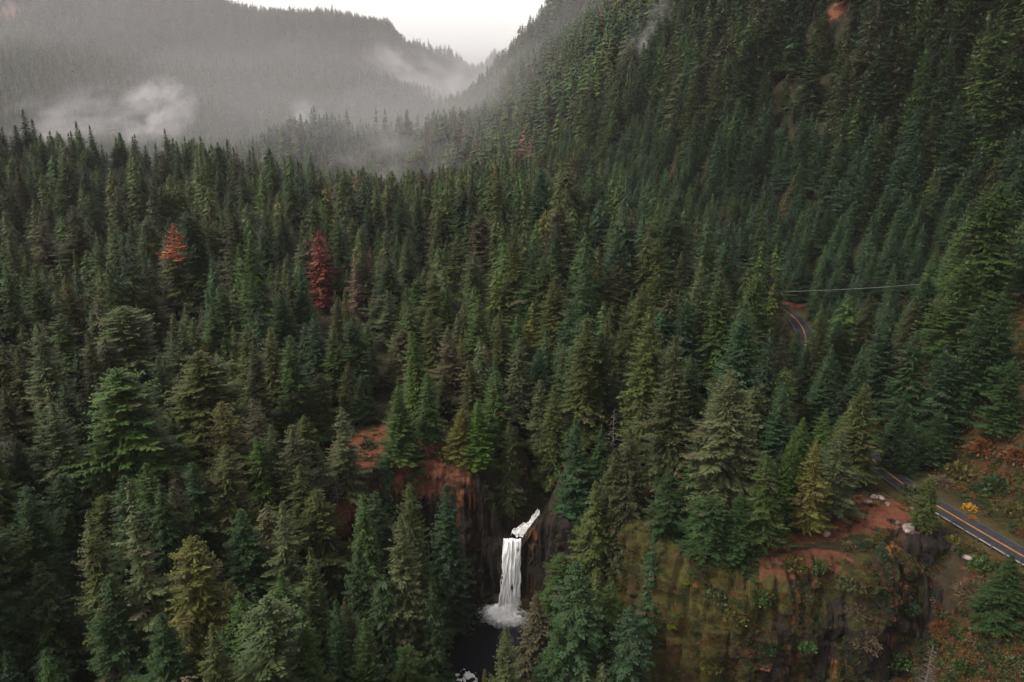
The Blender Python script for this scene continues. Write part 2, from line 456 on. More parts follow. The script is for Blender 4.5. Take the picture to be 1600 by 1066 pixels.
CRAGS = [(*ground_px(px_, py_)[:2], r_) for px_, py_, r_ in ((1212, 116, 8), (1232, 98, 8), (1256, 82, 7), (1296, 26, 8), (1316, 8, 8), (1162, 152, 5))]
rd_, rp_, rs_ = seg_dist(XX, YY, ROAD)
near_road = (rd_ < 30)
verge = sstep(9, 5, rd_) * 0.8
footx = np.interp(YY, FOOT_Y, FOOT_X)
brush = sstep(-2, 8, XX - footx) * sstep(330, 262, YY) * sstep(150, 110, XX - footx)
cd_, cp_, cs_ = seg_dist(XX, YY, RIM)
brush = np.maximum(brush, sstep(0, 3, np.where(cs_ < 0, cd_, -1)) * (YY < 212) * (XX > 34))
slopez = np.hypot(np.gradient(ZZ, GX, axis=0), np.gradient(ZZ, GY, axis=1))
crag = sstep(0.30, 0.42, fbm(XX / 120, YY / 60, 31, 4)) * sstep(1.0, 1.25, slopez) * (YY > 1700) * (YY < 2500) * 0.8
V = np.stack([XX, YY, ZZ], -1).reshape(-1, 3)
g_me = mesh_np("ground", V, grid_faces(len(GX), len(GY))[:, ::-1], [M_GROUND], True,
               {"soil": soil_mask(XX, YY).ravel(), "verge": verge.ravel(), "brush": brush.ravel(), "crag": crag.ravel()})
ground = tag(obj("ground", g_me), kind="structure")

# ------------------------------------------------------------------ cliffs
def smooth1(a, k=5):
    return np.convolve(np.pad(a, k, 'edge'), np.ones(2 * k + 1) / (2 * k + 1), 'valid')
def cliff_sheet(name, rim, mat, seed, res=0.55, ztop=None, zbot=-4.0, colw=1.5, depth=1.5, batter=0.10, bulge=1.6, over=1.5, battu=None, overu=None, kind_moss=None, kind_stain=None, kind_soil=None, back=3.0):
    """a columnar rock face below a rim polyline (plan, picture-left to right); it bulges out to the right-hand side of the polyline"""
    P = np.array([p[:2] for p in rim], float)
    L = np.concatenate([[0], np.cumsum(np.hypot(*np.diff(P, axis=0).T))])
    u = np.arange(0, L[-1], res)
    x = np.interp(u, L, P[:, 0]); y = np.interp(u, L, P[:, 1])
    k = 9
    xs = np.convolve(np.pad(x, k, 'edge'), np.ones(2 * k + 1) / (2 * k + 1), 'valid'); ys = np.convolve(np.pad(y, k, 'edge'), np.ones(2 * k + 1) / (2 * k + 1), 'valid')
    tx, ty = np.gradient(xs), np.gradient(ys); tl = np.hypot(tx, ty); nx, ny = ty / tl, -tx / tl
    zt = np.interp(u, L, [p[2] for p in rim]) if ztop is None else ztop
    zb = np.interp(u, L, [p[3] for p in rim]) if len(rim[0]) > 3 else np.full(len(u), zbot)
    nv = int((zt - zb).max() / res) + 2
    v = np.linspace(0, 1, nv)
    U, Vv = np.meshgrid(u, v, indexing='ij')
    Z = zb[:, None] + (zt - zb)[:, None] * Vv
    D = zt[:, None] - Z                                   # depth below the rim
    # columns: cells of uneven width along the rim, each with its own set-back and broken top
    cells = np.floor(U / colw + 0.35 * np.sin(U / 5.1) + 0.3 * vnoise(U * 0.7, Z * 0.03, seed))
    frac = U / colw + 0.35 * np.sin(U / 5.1) + 0.3 * vnoise(U * 0.7, Z * 0.03, seed) - cells
    tier = np.floor(D / 9.0 + _hash(cells, cells * 0, seed + 5) * 0.8)
    off = _hash(cells, tier, seed + 1) * depth + (1 - np.abs(2 * frac - 1) ** 3) * 0.5 * depth * 0.7
    if battu is not None: batter = smooth1(np.interp(u, L, battu))[:, None]
    if overu is not None: over = smooth1(np.interp(u, L, overu))[:, None]
    out = off + batter * D + bulge * fbm(U / 14, Z / 14, seed + 2, 4) * 1.5 + 0.8 * fbm(U / 3, Z / 4, seed + 3, 3) + 0.5 * fbm(U / 1.1, Z / 1.6, seed + 4, 3)
    out = out + over - sstep(3.0, 0.0, D) * 2.0
    X = x[:, None] + nx[:, None] * out; Y = y[:, None] + ny[:, None] * out
    # a shelf from the top edge back into the ground
    rows = [(X, Y, Z)]
    bx = x[:, None] - nx[:, None] * back; by = y[:, None] - ny[:, None] * back
    bz = zt[:, None] * 0 + np.minimum(terrain(bx, by) - 0.6, zt[:, None] + 2)
    X = np.concatenate([X, bx], 1); Y = np.concatenate([Y, by], 1); Z = np.concatenate([Z, bz], 1)
    nv += 1
    A = {"moss": np.zeros(X.shape), "stain": np.ones(X.shape), "soil": np.zeros(X.shape)}
    for nm, fn in (("moss", kind_moss), ("stain", kind_stain), ("soil", kind_soil)):
        if fn is not None: A[nm] = fn(X, Y, Z)
    me = mesh_np(name, np.stack([X, Y, Z], -1).reshape(-1, 3), grid_faces(X.shape[0], nv), [mat], False, {a: b.ravel() for a, b in A.items()})
    return obj(name, me)
gorge_rim = [(x_, y_, z_, 2 if x_ < -45 or x_ > 18 else -3) for x_, y_, z_ in AMPHI]
wall = cliff_sheet("cliff", gorge_rim, M_BASALT, 4, colw=1.7, depth=1.9, res=0.45, batter=0.045, bulge=0.7, overu=[2.6] * 7 + [2.2, 1.4, .3, .2, .3, 1.2, 2.2, 2.6, 2.6, 2.6],
                   kind_stain=lambda X, Y, Z: sstep(30, 24, Z) * 0.35 + blob(X, Y, -13, 214, 4, 8) + blob(X, Y, -22, 216, 6, 6) * 0.6 + blob(X, Y, 10, 209, 5, 5) * 0.9,
                   kind_soil=lambda X, Y, Z: np.clip(sstep(31, 42, Z) * blob(X, Y, -25, 218, 13, 16) * 1.25 + 0.9 * blob(X, Y, -52, 204, 9, 14) * sstep(24, 34, Z), 0, 1))
tag(wall, "dark basalt column cliff with orange streaks behind the waterfall pool", "cliff", kind="structure")
bluff_rim = [(p_[0], p_[1], z_, b_) for p_, z_, b_ in zip(RIM[:10], (38, 41, 42.5, 43, 43, 43.5, 43.5, 43, 38, 34), (4, 3, 3, 3, 3, 3, 4, 5, 8, 12))]
bluff = cliff_sheet("cliff", bluff_rim, M_MOSSROCK, 11, colw=3.3, depth=3.4, res=0.36, battu=[.24, .20, .17, .16, .16, .18, .26, .40, .55, .66], bulge=2.9, over=2.8,
                    kind_moss=lambda X, Y, Z: np.clip(0.16 + 0.75 * sstep(66, 44, X) + 0.35 * sstep(20, 40, Z) - 0.35 * sstep(80, 100, X), 0, 1),
                    kind_soil=lambda X, Y, Z: np.clip(sstep(34, 41, Z) * (0.75 * blob(X, Y, 64, 170, 9, 9) + 0.8 * blob(X, Y, 80, 172, 9, 9)), 0, 1))
tag(bluff, "mossy olive rock cliff falling from the red soil knoll by the road", "cliff", kind="structure")
colu = cliff_sheet("cliff", [(98, 177, 45.6, 33), (102, 174.3, 46.4, 31), (108, 173.6, 46.2, 31), (113.5, 174.6, 45.6, 32), (117, 178, 44.8, 34)], M_BASALT, 23, res=0.4, colw=1.15, depth=1.1, batter=0.05, bulge=0.3, over=0.2,
                   kind_stain=lambda X, Y, Z: sstep(42, 35, Z) * 0.8 + 0.15, kind_soil=lambda X, Y, Z: sstep(45.6, 46.6, Z) * 0.7, back=6)
tag(colu, "short dark basalt columns below the pale boulders on the knoll", "cliff", kind="structure")

# ------------------------------------------------------------------ water
def mat_water():
    m, nt, out = new_mat("dark_pool_water")
    p = pos(nt)
    # foam drifting off from the foot of the fall
    vm = nt.nodes.new("ShaderNodeVectorMath"); vm.operation = 'DISTANCE'; nt.links.new(scalev(nt, p, 1, 1.25, 0), vm.inputs[0]); vm.inputs[1].default_value = (-1.4, 204.5 * 1.25, 0)
    fo = math_(nt, 'ADD', mapr(nt, vm.outputs["Value"], 5.0, 14.0, 0.40, -0.22), math_(nt, 'MULTIPLY', noise(nt, 0.7, 6, 0.75, p), 0.9))
    fo = mapr(nt, fo, 0.56, 0.86)
    col = mixc(nt, (0.006, 0.008, 0.011), (0.62, 0.62, 0.62), fo)
    bsdf(nt, out, col, mapr(nt, fo, 0, 1, 0.14, 0.8), 0.35, noise(nt, 0.9, 4, 0.6, scalev(nt, p, 1, 0.6, 1)), 0.35, 0.25)
    return m
def mat_foam(name, vert=True, lo=(0.74, 0.73, 0.73), hi=(0.95, 0.94, 0.93)):
    m, nt, out = new_mat(name)
    p = pos(nt)
    pv = scalev(nt, p, 1, 0.4, 0.13) if vert else p
    n1 = noise(nt, 2.6, 5, 0.7, pv); n2 = noise(nt, 1.1, 4, 0.7, scalev(nt, p, 1, 1, 0.5))
    f = mapr(nt, math_(nt, 'ADD', math_(nt, 'MULTIPLY', n1, 0.7), math_(nt, 'MULTIPLY', n2, 0.4)), 0.40, 0.60)
    col = mixc(nt, lo, hi, f)
    b = bsdf(nt, out, col, 0.7, 0.3, n1, 0.6, 0.3)
    b.inputs["Subsurface Weight"].default_value = 0.0
    return m
M_WATER = mat_water(); M_FOAM = mat_foam("falling_white_water"); M_FOAM2 = mat_foam("churned_foam", False, (0.34, 0.34, 0.35), (0.84, 0.83, 0.82))
nx_, ny_ = 60, 90
wx = np.linspace(-40, 60, nx_); wy = np.linspace(-100, 214, ny_)
WX, WY = np.meshgrid(wx, wy, indexing='ij')
water = obj("water", mesh_np("water", np.stack([WX, WY, np.zeros_like(WX)], -1).reshape(-1, 3), grid_faces(nx_, ny_)[:, ::-1], [M_WATER], True))
tag(water, "dark plunge pool under the white waterfall", "water", kind="structure")

def falls_sheet():
    nu, nv = 44, 90
    u = np.linspace(-1, 1, nu); v = np.linspace(0, 1, nv)
    U, Vv = np.meshgrid(u, v, indexing='ij')
    z = (23.6 + 0.5 * fbm(U * 3.5, U * 0, 8, 3)) * (1 - Vv) + 0.2
    half = 2.75 + 0.75 * Vv ** 1.3 + 0.55 * fbm(Vv * 12, U * 0 + np.sign(U) * 3, 7, 4) * (0.25 + Vv)
    x = 0.05 + U * half - 0.95 * Vv
    fall = 2.6 * np.sqrt(np.clip(Vv, 0, 1))
    strand = 0.5 * fbm(U * 7 + 0.6 * Vv, Vv * 4.5, 21, 3) + 0.3 * fbm(U * 16, Vv * 7, 22, 2)
    y = 208.9 - fall - strand - 0.7 * (1 - U ** 2)
    front = np.stack([x, y, z], -1)
    back = np.stack([x, 209.3 - fall * 0.75, z], -1)
    Vs = np.concatenate([front.reshape(-1, 3), back.reshape(-1, 3)])
    F = grid_faces(nu, nv); n = nu * nv
    fs = [F[:, ::-1], F + n]
    e = np.arange(nv - 1)
    fs.append(np.stack([e, e + 1, e + 1 + n, e + n], -1)); e2 = e + (nu - 1) * nv
    fs.append(np.stack([e2 + 1, e2, e2 + n, e2 + 1 + n], -1))
    t = np.arange(nu - 1) * nv
    fs.append(np.stack([t + nv, t, t + n, t + nv + n], -1))
    return mesh_np("waterfall", Vs, np.concatenate(fs), [M_FOAM], True)
wf = obj("waterfall", falls_sheet())
tag(wf, "tall white waterfall plunging between basalt walls into the dark pool", "waterfall", kind="structure")
def lump(name, pts_fn, nu, nv, mat, parent=None):
    u = np.linspace(0, 1, nu); v = np.linspace(0, 1, nv)
    U, Vv = np.meshgrid(u, v, indexing='ij')
    X, Y, Z = pts_fn(U, Vv)
    return obj(name, mesh_np(name, np.stack([X, Y, Z], -1).reshape(-1, 3), grid_faces(nu, nv), [mat], True), parent)
def splash(U, Vv):
    a = U * 2 * np.pi
    ragged = 1 + 0.38 * fbm(np.cos(a) * 2.4 + 9, np.sin(a) * 2.4, 41, 3) + 0.10 * fbm(np.cos(a) * 9, np.sin(a) * 9, 42, 2)
    rx, ry = 5.9 * ragged, 4.6 * ragged
    X = -1.2 + rx * np.cos(a) * Vv; Y = 205.4 + ry * np.sin(a) * Vv
    h = 2.6 * np.exp(-(Vv / 0.42) ** 2) * (1 + 0.5 * fbm(X * 1.1, Y * 1.1, 43, 3)) + 0.28 * (1 - Vv) + 0.22 * fbm(X * 1.6, Y * 1.6, 44, 3) * (1 - Vv)
    return X, Y, h + 0.03 - 0.25 * sstep(0.93, 1, Vv)
lump("splash_foam", splash, 90, 30, mat_foam("splash", False, (0.60, 0.60, 0.60), (0.93, 0.92, 0.91)), wf)
def upper(U, Vv):
    # U along the flow from the slot down to the pool above the lip, V across
    cx = np.interp(U, [0, 0.25, 0.5, 0.75, 1], [8.4, 7.9, 6.6, 4.0, 0.4]); cy_ = np.interp(U, [0, 0.25, 0.5, 0.75, 1], [216.5, 215.4, 213.6, 212.0, 210.0])
    cz = np.interp(U, [0, 0.25, 0.5, 0.75, 1], [28.4, 27.2, 25.7, 24.6, 23.5])
    w = np.interp(U, [0, 0.25, 0.5, 0.75, 1], [0.6, 1.5, 2.4, 2.6, 1.8])
    n = fbm(U * 9, Vv * 4, 51, 3)
    ww = (Vv - 0.5) * 2 * w * (1 + .35 * fbm(U * 6, np.sign(Vv - .5), 53, 3))
    X = cx + 0.62 * ww; Y = cy_ - 0.62 * ww
    Z = cz + 0.5 - 0.35 * ww * 0.6 + 0.6 * (1 - (2 * Vv - 1) ** 2) + 1.1 * n + 0.35 * fbm(U * 26, Vv * 12, 54, 2)
    return X, Y, Z
lump("upper_cascade", upper, 70, 30, mat_foam("tumbling_water", False, (0.10, 0.105, 0.11), (0.62, 0.61, 0.60)), wf)
# white water where the river leaves the pool
def rapid(U, Vv):
    X = -17.5 + 9 * U + 0.8 * fbm(U * 5, Vv * 3, 61, 2); Y = 178.6 - 5.5 * Vv + 1.4 * fbm(U * 4, Vv * 4, 62, 2)
    Z = -0.10 + 0.9 * fbm(U * 11, Vv * 8, 63, 3) - 0.3 * (np.abs(2 * U - 1) ** 4)
    return X, Y, Z
rp = lump("rapids", rapid, 60, 40, M_FOAM2)
tag(rp, "white riffle where the river leaves the dark pool", "rapids", kind="structure")

# ------------------------------------------------------------------ road
RP = np.array(ROAD, float)
RL = np.concatenate([[0], np.cumsum(np.hypot(*np.diff(RP[:, :2], axis=0).T))])
ru = np.arange(0, RL[-1], 2.0)
def smooth_(a, k=7):
    return np.convolve(np.pad(a, k, 'edge'), np.ones(2 * k + 1) / (2 * k + 1), 'valid')
rcx, rcy, rcz = (smooth_(np.interp(ru, RL, RP[:, i])) for i in range(3))
rtx, rty = np.gradient(rcx), np.gradient(rcy); _l = np.hypot(rtx, rty); rnx, rny = -rty / _l, rtx / _l     # to the left of travel (away from camera)
def ribbon(name, a, b, dz, mat, parent=None, lo=0, hi=None, kind=None):
    sl = slice(lo, hi)
    offs = np.linspace(a, b, 3)
    X = rcx[sl, None] + rnx[sl, None] * offs; Y = rcy[sl, None] + rny[sl, None] * offs; Z = rcz[sl, None] + dz + 0 * X
    o = obj(name, mesh_np(name, np.stack([X, Y, Z], -1).reshape(-1, 3), grid_faces(X.shape[0], 3), [mat], True), parent)
    if kind: o["kind"] = kind
    return o
road = ribbon("road", -4.0, 4.0, 0.0, M_ASPHALT, None, kind="structure")
tag(road, "two lane asphalt road with double yellow line curving round the knoll", "road")
for o_ in (0.17, -0.17):
    ribbon("centre_line", o_ + 0.09, o_ - 0.09, 0.006, M_YELLOW, road)
for o_ in (3.55, -3.55):
    ribbon("edge_line", o_ + 0.07, o_ - 0.07, 0.006, M_WHITE, road)
def off_pt(i, off, dz=0.0):
    return Vector((rcx[i] + rnx[i] * off, rcy[i] + rny[i] * off, rcz[i] + dz))
def guardrail(i0, i1, side, label):
    t = empty("guardrail", off_pt(i0, side, -0.35))
    base = t.location
    rail = MB()
    prof = [(0.42, 0.05), (0.50, 0.11), (0.58, 0.05), (0.66, 0.11), (0.74, 0.05), (0.74, 0.0), (0.42, 0.0)]
    s = 1 if side > 0 else -1
    for i in range(i0, i1 + 1):
        for z, o_ in prof:
            rail.v.append(tuple(off_pt(i, side - s * o_ * 1.6, z * 1.15) - base))
    n = len(prof)
    for k in range(i1 - i0):
        for j in range(n):
            rail.f.append((k * n + j, k * n + (j + 1) % n, (k + 1) * n + (j + 1) % n, (k + 1) * n + j))
    rail.build("rail", M_STEEL, t)
    post = MB(); post.box((0, 0, 0.15), (0.26, 0.26, 1.7))
    first = None
    for i in range(i0, i1 + 1, 2):
        p = off_pt(i, side + s * 0.12) - base
        if first is None:
            first = post.build("post", M_WOOD, t, p)
        else:
            c = first.copy(); COL.objects.link(c); c.location = p
    tag(t, label, "guardrail")
    return t
def near_i(x, y): return int(np.argmin((rcx - x) ** 2 + (rcy - y) ** 2))
guardrail(near_i(140, 131), near_i(118, 195), 4.55, "pale steel guardrail on dark wooden posts along the road beside the knoll")
guardrail(near_i(136, 345), near_i(139, 395), 4.55, "short length of pale guardrail glimpsed between firs below the power line")
# roadside marker post
mp = near_i(131, 158)
t = empty("marker_post", off_pt(mp, 4.9, -0.4))
a = MB(); a.tube([(0, 0, 0), (0, 0, 2.6)], 0.09, 8); a.build("post", M_WOOD, t)
a = MB(); a.box((0, -0.12, 2.2), (0.55, 0.04, 0.75)); a.build("plate", M_STEEL, t)
tag(t, "slim dark roadside post standing at the guardrail", "post")
# power line
def pole(x, y, h, label):
    z = float(terrain(x, y))
    t = empty("utility_pole", (x, y, z))
    a = MB(); a.tube([(0, 0, -0.5), (0, 0, h)], [0.20, 0.13], 10); a.build("pole", M_WOOD, t)
    a = MB(); a.box((0, 0, h - 0.7), (2.4, 0.14, 0.16), R(60)); a.build("crossarm", M_WOOD, t)
    for k in (-1, 0, 1):
        a = MB(); a.tube([(k * 0.5, k * 0.87, h - 0.6), (k * 0.5, k * 0.87, h - 0.25)], [0.06, 0.09], 8); a.build("insulator", M_STEEL, t)
    tag(t, label, "utility pole")
    return Vector((x, y, z + h - 0.3))
def ray_at(px, py, t_):
    return np.array([0, 0, CAMZ]) + ray(px, py) * t_
_pa = ray_at(1218, 456, 362); _pb = ray_at(1440, 444, 345)
A_ = pole(_pa[0], _pa[1], max(6.0, _pa[2] - float(terrain(_pa[0], _pa[1])) + 0.3), "wooden utility pole half hidden in firs at the far end of the wire")
B_ = pole(_pb[0], _pb[1], max(6.0, _pb[2] - float(terrain(_pb[0], _pb[1])) + 0.3), "wooden utility pole in the dark firs on the slope above the wire")
w_ = MB(); w_.tube([tuple(A_.lerp(B_, k / 20) - Vector((0, 0, 4 * 0.55 * (k / 20) * (1 - k / 20)))) for k in range(21)], 0.12, 6)
pw = w_.build("power_cable", mat_simple("cable_sheath", (0.10, 0.10, 0.10), (0.15, 0.15, 0.145), 1))
tag(pw, "thin pale power cable spanning the gap in the dark firs", "cable")

# boulders on the knoll
def boulder(px, py, size, label, seed, flat=0.55, mat=M_BOULDER):
    # stands on the ground seen at that place
    t_ = np.linspace(120, 300, 1801)
    r = ray(px, py)
    g = CAMZ + r[2] * t_ - terrain(r[0] * t_, r[1] * t_)
    i = int(np.argmax(g < 0)); x, y = r[0] * t_[i], r[1] * t_[i]; z = float(terrain(x, y))
    bm = MB(); nu, nv = 18, 12
    U, Vv = np.meshgrid(np.linspace(0, 2 * np.pi, nu), np.linspace(0.02, np.pi - 0.02, nv), indexing='ij')
    d = np.stack([np.sin(Vv) * np.cos(U), np.sin(Vv) * np.sin(U), np.cos(Vv)], -1)
    rr = 1 + 0.28 * fbm(d[..., 0] * 1.6 + seed, d[..., 1] * 1.6 + d[..., 2] * 1.3, seed, 3)
    q = np.round(d * 2.2) / 2.2 * 0.35 + d * 0.65
    P = q * rr[..., None] * np.array([size, size * 0.75, size * flat])
    o = obj("boulder", mesh_np("boulder", P.reshape(-1, 3), grid_faces(nu, nv), [mat], False), None, (x, y, z + size * flat * 0.35))
    o.rotation_euler = (0, 0, seed * 1.3)
    tag(o, label, "boulder", "pale boulders on the red knoll")
    return o
boulder(1419, 829, 2.3, "largest pale pinkish boulder at the brink of the basalt columns", 1, 0.5)
boulder(1428, 837, 1.2, "small pale boulder touching the right side of the largest boulder", 2, 0.6)
boulder(1366, 778, 1.5, "flat white rock at the top left of the knoll", 3, 0.4)
boulder(1377, 779, 1.3, "flat white rock second from left at the knoll top", 4, 0.4)
boulder(1356, 786, 1.2, "grey rock below the two flat white rocks", 5, 0.6)
boulder(1387, 789, 0.9, "small brown rock right of the flat white rocks", 6, 0.6)
boulder(1434, 799, 2.2, "long pale slab at the knoll edge against the road", 7, 0.25)
boulder(1402, 818, 0.8, "small pink rock on the red soil above the columns", 8, 0.6)
boulder(1512, 872, 1.5, "grey boulder beside the round green bush below the guardrail", 9, 0.5)
boulder(1291, 836, 1.1, "tan rock at the left end of the red soil knoll", 10, 0.8)
boulder(1242, 562, 1.6, "pale rock among the firs below the glimpsed guardrail", 12, 0.6)

# ------------------------------------------------------------------ conifers: prototypes
def foliage_mat(name, instancer=False):
    m, nt, out = new_mat(name)
    if instancer:
        base = attr(nt, "tint", 'INSTANCER', "Color")
    else:
        base = nt.nodes.new("ShaderNodeObjectInfo").outputs["Color"]
    tone = attr(nt, "tone")
    n = nt.nodes.new("ShaderNodeVectorMath"); n.operation = 'SCALE'
    nt.links.new(base, n.inputs[0]); nt.links.new(mapr(nt, tone, 0, 1, 0.62, 1.42), n.inputs["Scale"])
    hs = nt.nodes.new("ShaderNodeHueSaturation"); nt.links.new(n.outputs[0], hs.inputs["Color"])
    nt.links.new(mapr(nt, attr(nt, "hue"), 0, 1, 0.475, 0.515), hs.inputs["Hue"])
    col = mixc(nt, hs.outputs[0], (0.070, 0.052, 0.032), attr(nt, "dry"))
    b = nt.nodes.new("ShaderNodeBsdfPrincipled")
    nt.links.new(col, b.inputs["Base Color"]); b.inputs["Roughness"].default_value = 0.62; b.inputs["Specular IOR Level"].default_value = 0.22
    tr = nt.nodes.new("ShaderNodeBsdfTranslucent"); nt.links.new(col, tr.inputs["Color"])
    mx = nt.nodes.new("ShaderNodeMixShader"); mx.inputs[0].default_value = 0.08
    nt.links.new(b.outputs[0], mx.inputs[1]); nt.links.new(tr.outputs[0], mx.inputs[2]); nt.links.new(mx.outputs[0], out.inputs["Surface"])
    return m
M_NEEDLE = foliage_mat("needles")
M_NEEDLE_F = foliage_mat("needles_of_the_forest", True)

def crown_arrays(seed, H, Rm, nb, base=0.16, pw=0.72, up=(0.55, -0.08), droop=0.30, flick=0.18, step=0.36, fan=0.40, kw=0.36, hang=0.35, gap=0.25, lo=0.0, hi=1.0, dry=0.03, top_round=0.0, lean=0.0, lmin=0.30, shrink_base=0.0):
    """needle sprays of one conifer as narrow kites. Returns verts, quads and per-vertex tone, hue, dry"""
    rg = np.random.default_rng(seed)
    P0, P1, P2, P3, T, Hh, Dd = [], [], [], [], [], [], []
    nt_ = 9
    tierL = rg.uniform(1 - gap, 1 + gap * 0.55, (nt_ + 1, 7))
    for i in range(nb):
        f = base + (1 - base) * ((i + rg.uniform(0, 1)) / nb)
        if not (lo <= f <= hi): continue
        q = (1 - f) / (1 - base)
        prof = q ** pw * (1 - top_round) + top_round * math.sqrt(max(0.0, 1 - (1 - q) ** 2.6))
        prof *= 1 - shrink_base * max(0.0, (q - 0.75) / 0.25) ** 2
        az = i * 2.39996 + rg.normal(0, 0.35)
        g = tierL[int(q * nt_), int((az % (2 * math.pi)) / (2 * math.pi) * 7)]
        L = max(lmin, Rm * prof * g * rg.uniform(0.68, 1.12))
        sl = up[0] * (1 - q) ** 1.3 + up[1] * (1 - (1 - q) ** 1.3) + rg.normal(0, 0.07)
        ns = max(2, int(L / step))
        t = (np.arange(ns) + rg.uniform(0.2, 0.8, ns)) / ns
        t = 0.12 + 0.88 * t
        ca, sa = math.cos(az), math.sin(az)
        def spine(tt):
            r = tt * L
            z = f * H + sl * r - droop * L * tt ** 2 * (0.4 + 0.6 * q) + flick * L * tt ** 4
            return np.stack([ca * r, sa * r, z], -1)
        pts = spine(t)
        d = spine(np.minimum(t + 0.05, 1.05)) - pts; d /= np.linalg.norm(d, axis=1)[:, None]
        side = np.array([-sa, ca, 0.0])
        tone_b = np.clip(rg.normal(0.5, 0.20), 0, 1); hue_b = rg.uniform(0, 1); dry_b = 0.75 if rg.uniform() < dry else 0.0
        for sgn in (-1, 1, 0):
            if sgn == 0:
                m = rg.uniform(0, 1, ns) < hang
                pp, dd = pts[m], d[m]
                n = len(pp)
                if n == 0: continue
                ls = rg.uniform(0.35, 0.85, n) * min(1.0, 0.3 + L * 0.22)
                dr = np.stack([ca * 0.3 + rg.normal(0, .25, n), sa * 0.3 + rg.normal(0, .25, n), -np.ones(n)], -1)
            else:
                pp, dd = pts, d; n = ns; tt = t
                ls = np.clip(fan * L * (1.02 - tt) ** 0.75, 0.28 + 0.05 * L, 2.1) * rg.uniform(0.7, 1.25, n)
                an = rg.uniform(0.75, 1.15, n)
                dr = dd * np.cos(an)[:, None] + sgn * side * np.sin(an)[:, None] + np.stack([np.zeros(n), np.zeros(n), rg.normal(-0.16, 0.22, n)], -1)
            dr /= np.linalg.norm(dr, axis=1)[:, None]
            w = np.cross(dr, np.stack([rg.normal(0, .35, n), rg.normal(0, .35, n), np.ones(n)], -1))
            if sgn == 0: w = np.cross(dr, np.stack([rg.normal(0, 1, n), rg.normal(0, 1, n), np.zeros(n)], -1))
            w /= np.linalg.norm(w, axis=1)[:, None] + 1e-9
            wid = (kw * ls * rg.uniform(0.7, 1.3, n)).clip(0.10, 0.6)[:, None] * 0.5 + kw * 0.12
            mid = pp + dr * (ls * 0.42)[:, None]
            P0.append(pp); P1.append(mid + w * wid); P2.append(pp + dr * ls[:, None] + np.array([0, 0, -0.06])); P3.append(mid - w * wid)
            T.append(np.clip(tone_b + rg.normal(0, 0.13, n), 0, 1)); Hh.append(np.full(n, hue_b)); Dd.append(np.full(n, dry_b))
    # leader
    if hi >= 1.0:
        n = max(6, int(nb / 14))
        f0 = rg.uniform(0, 1, n)
        pp = np.stack([np.zeros(n), np.zeros(n), H * (1 - 0.045 * f0)], -1)
        an = rg.uniform(0, 6.28, n)
        dr = np.stack([np.cos(an) * 0.55, np.sin(an) * 0.55, np.full(n, 0.8)], -1)
        ls = 0.35 + 0.6 * f0
        w = np.cross(dr, np.array([0.3, 0.2, 1.0])); w /= np.linalg.norm(w, axis=1)[:, None]
        mid = pp + dr * (ls * .45)[:, None]
        P0.append(pp); P1.append(mid + w * 0.10 * kw / 0.3); P2.append(pp + dr * ls[:, None]); P3.append(mid - w * 0.10 * kw / 0.3)
        T.append(np.full(n, 0.6)); Hh.append(np.full(n, .5)); Dd.append(np.zeros(n))
    P0, P1, P2, P3 = map(np.concatenate, (P0, P1, P2, P3))
    n = len(P0)
    Vv = np.stack([P0, P1, P2, P3], 1).reshape(-1, 3)
    if lean: Vv[:, 0] += lean * (Vv[:, 2] / H) ** 2
    F = np.arange(n * 4).reshape(-1, 4)
    rep = lambda a: np.repeat(np.concatenate(a), 4)
    return Vv, F, rep(T), rep(Hh), rep(Dd)
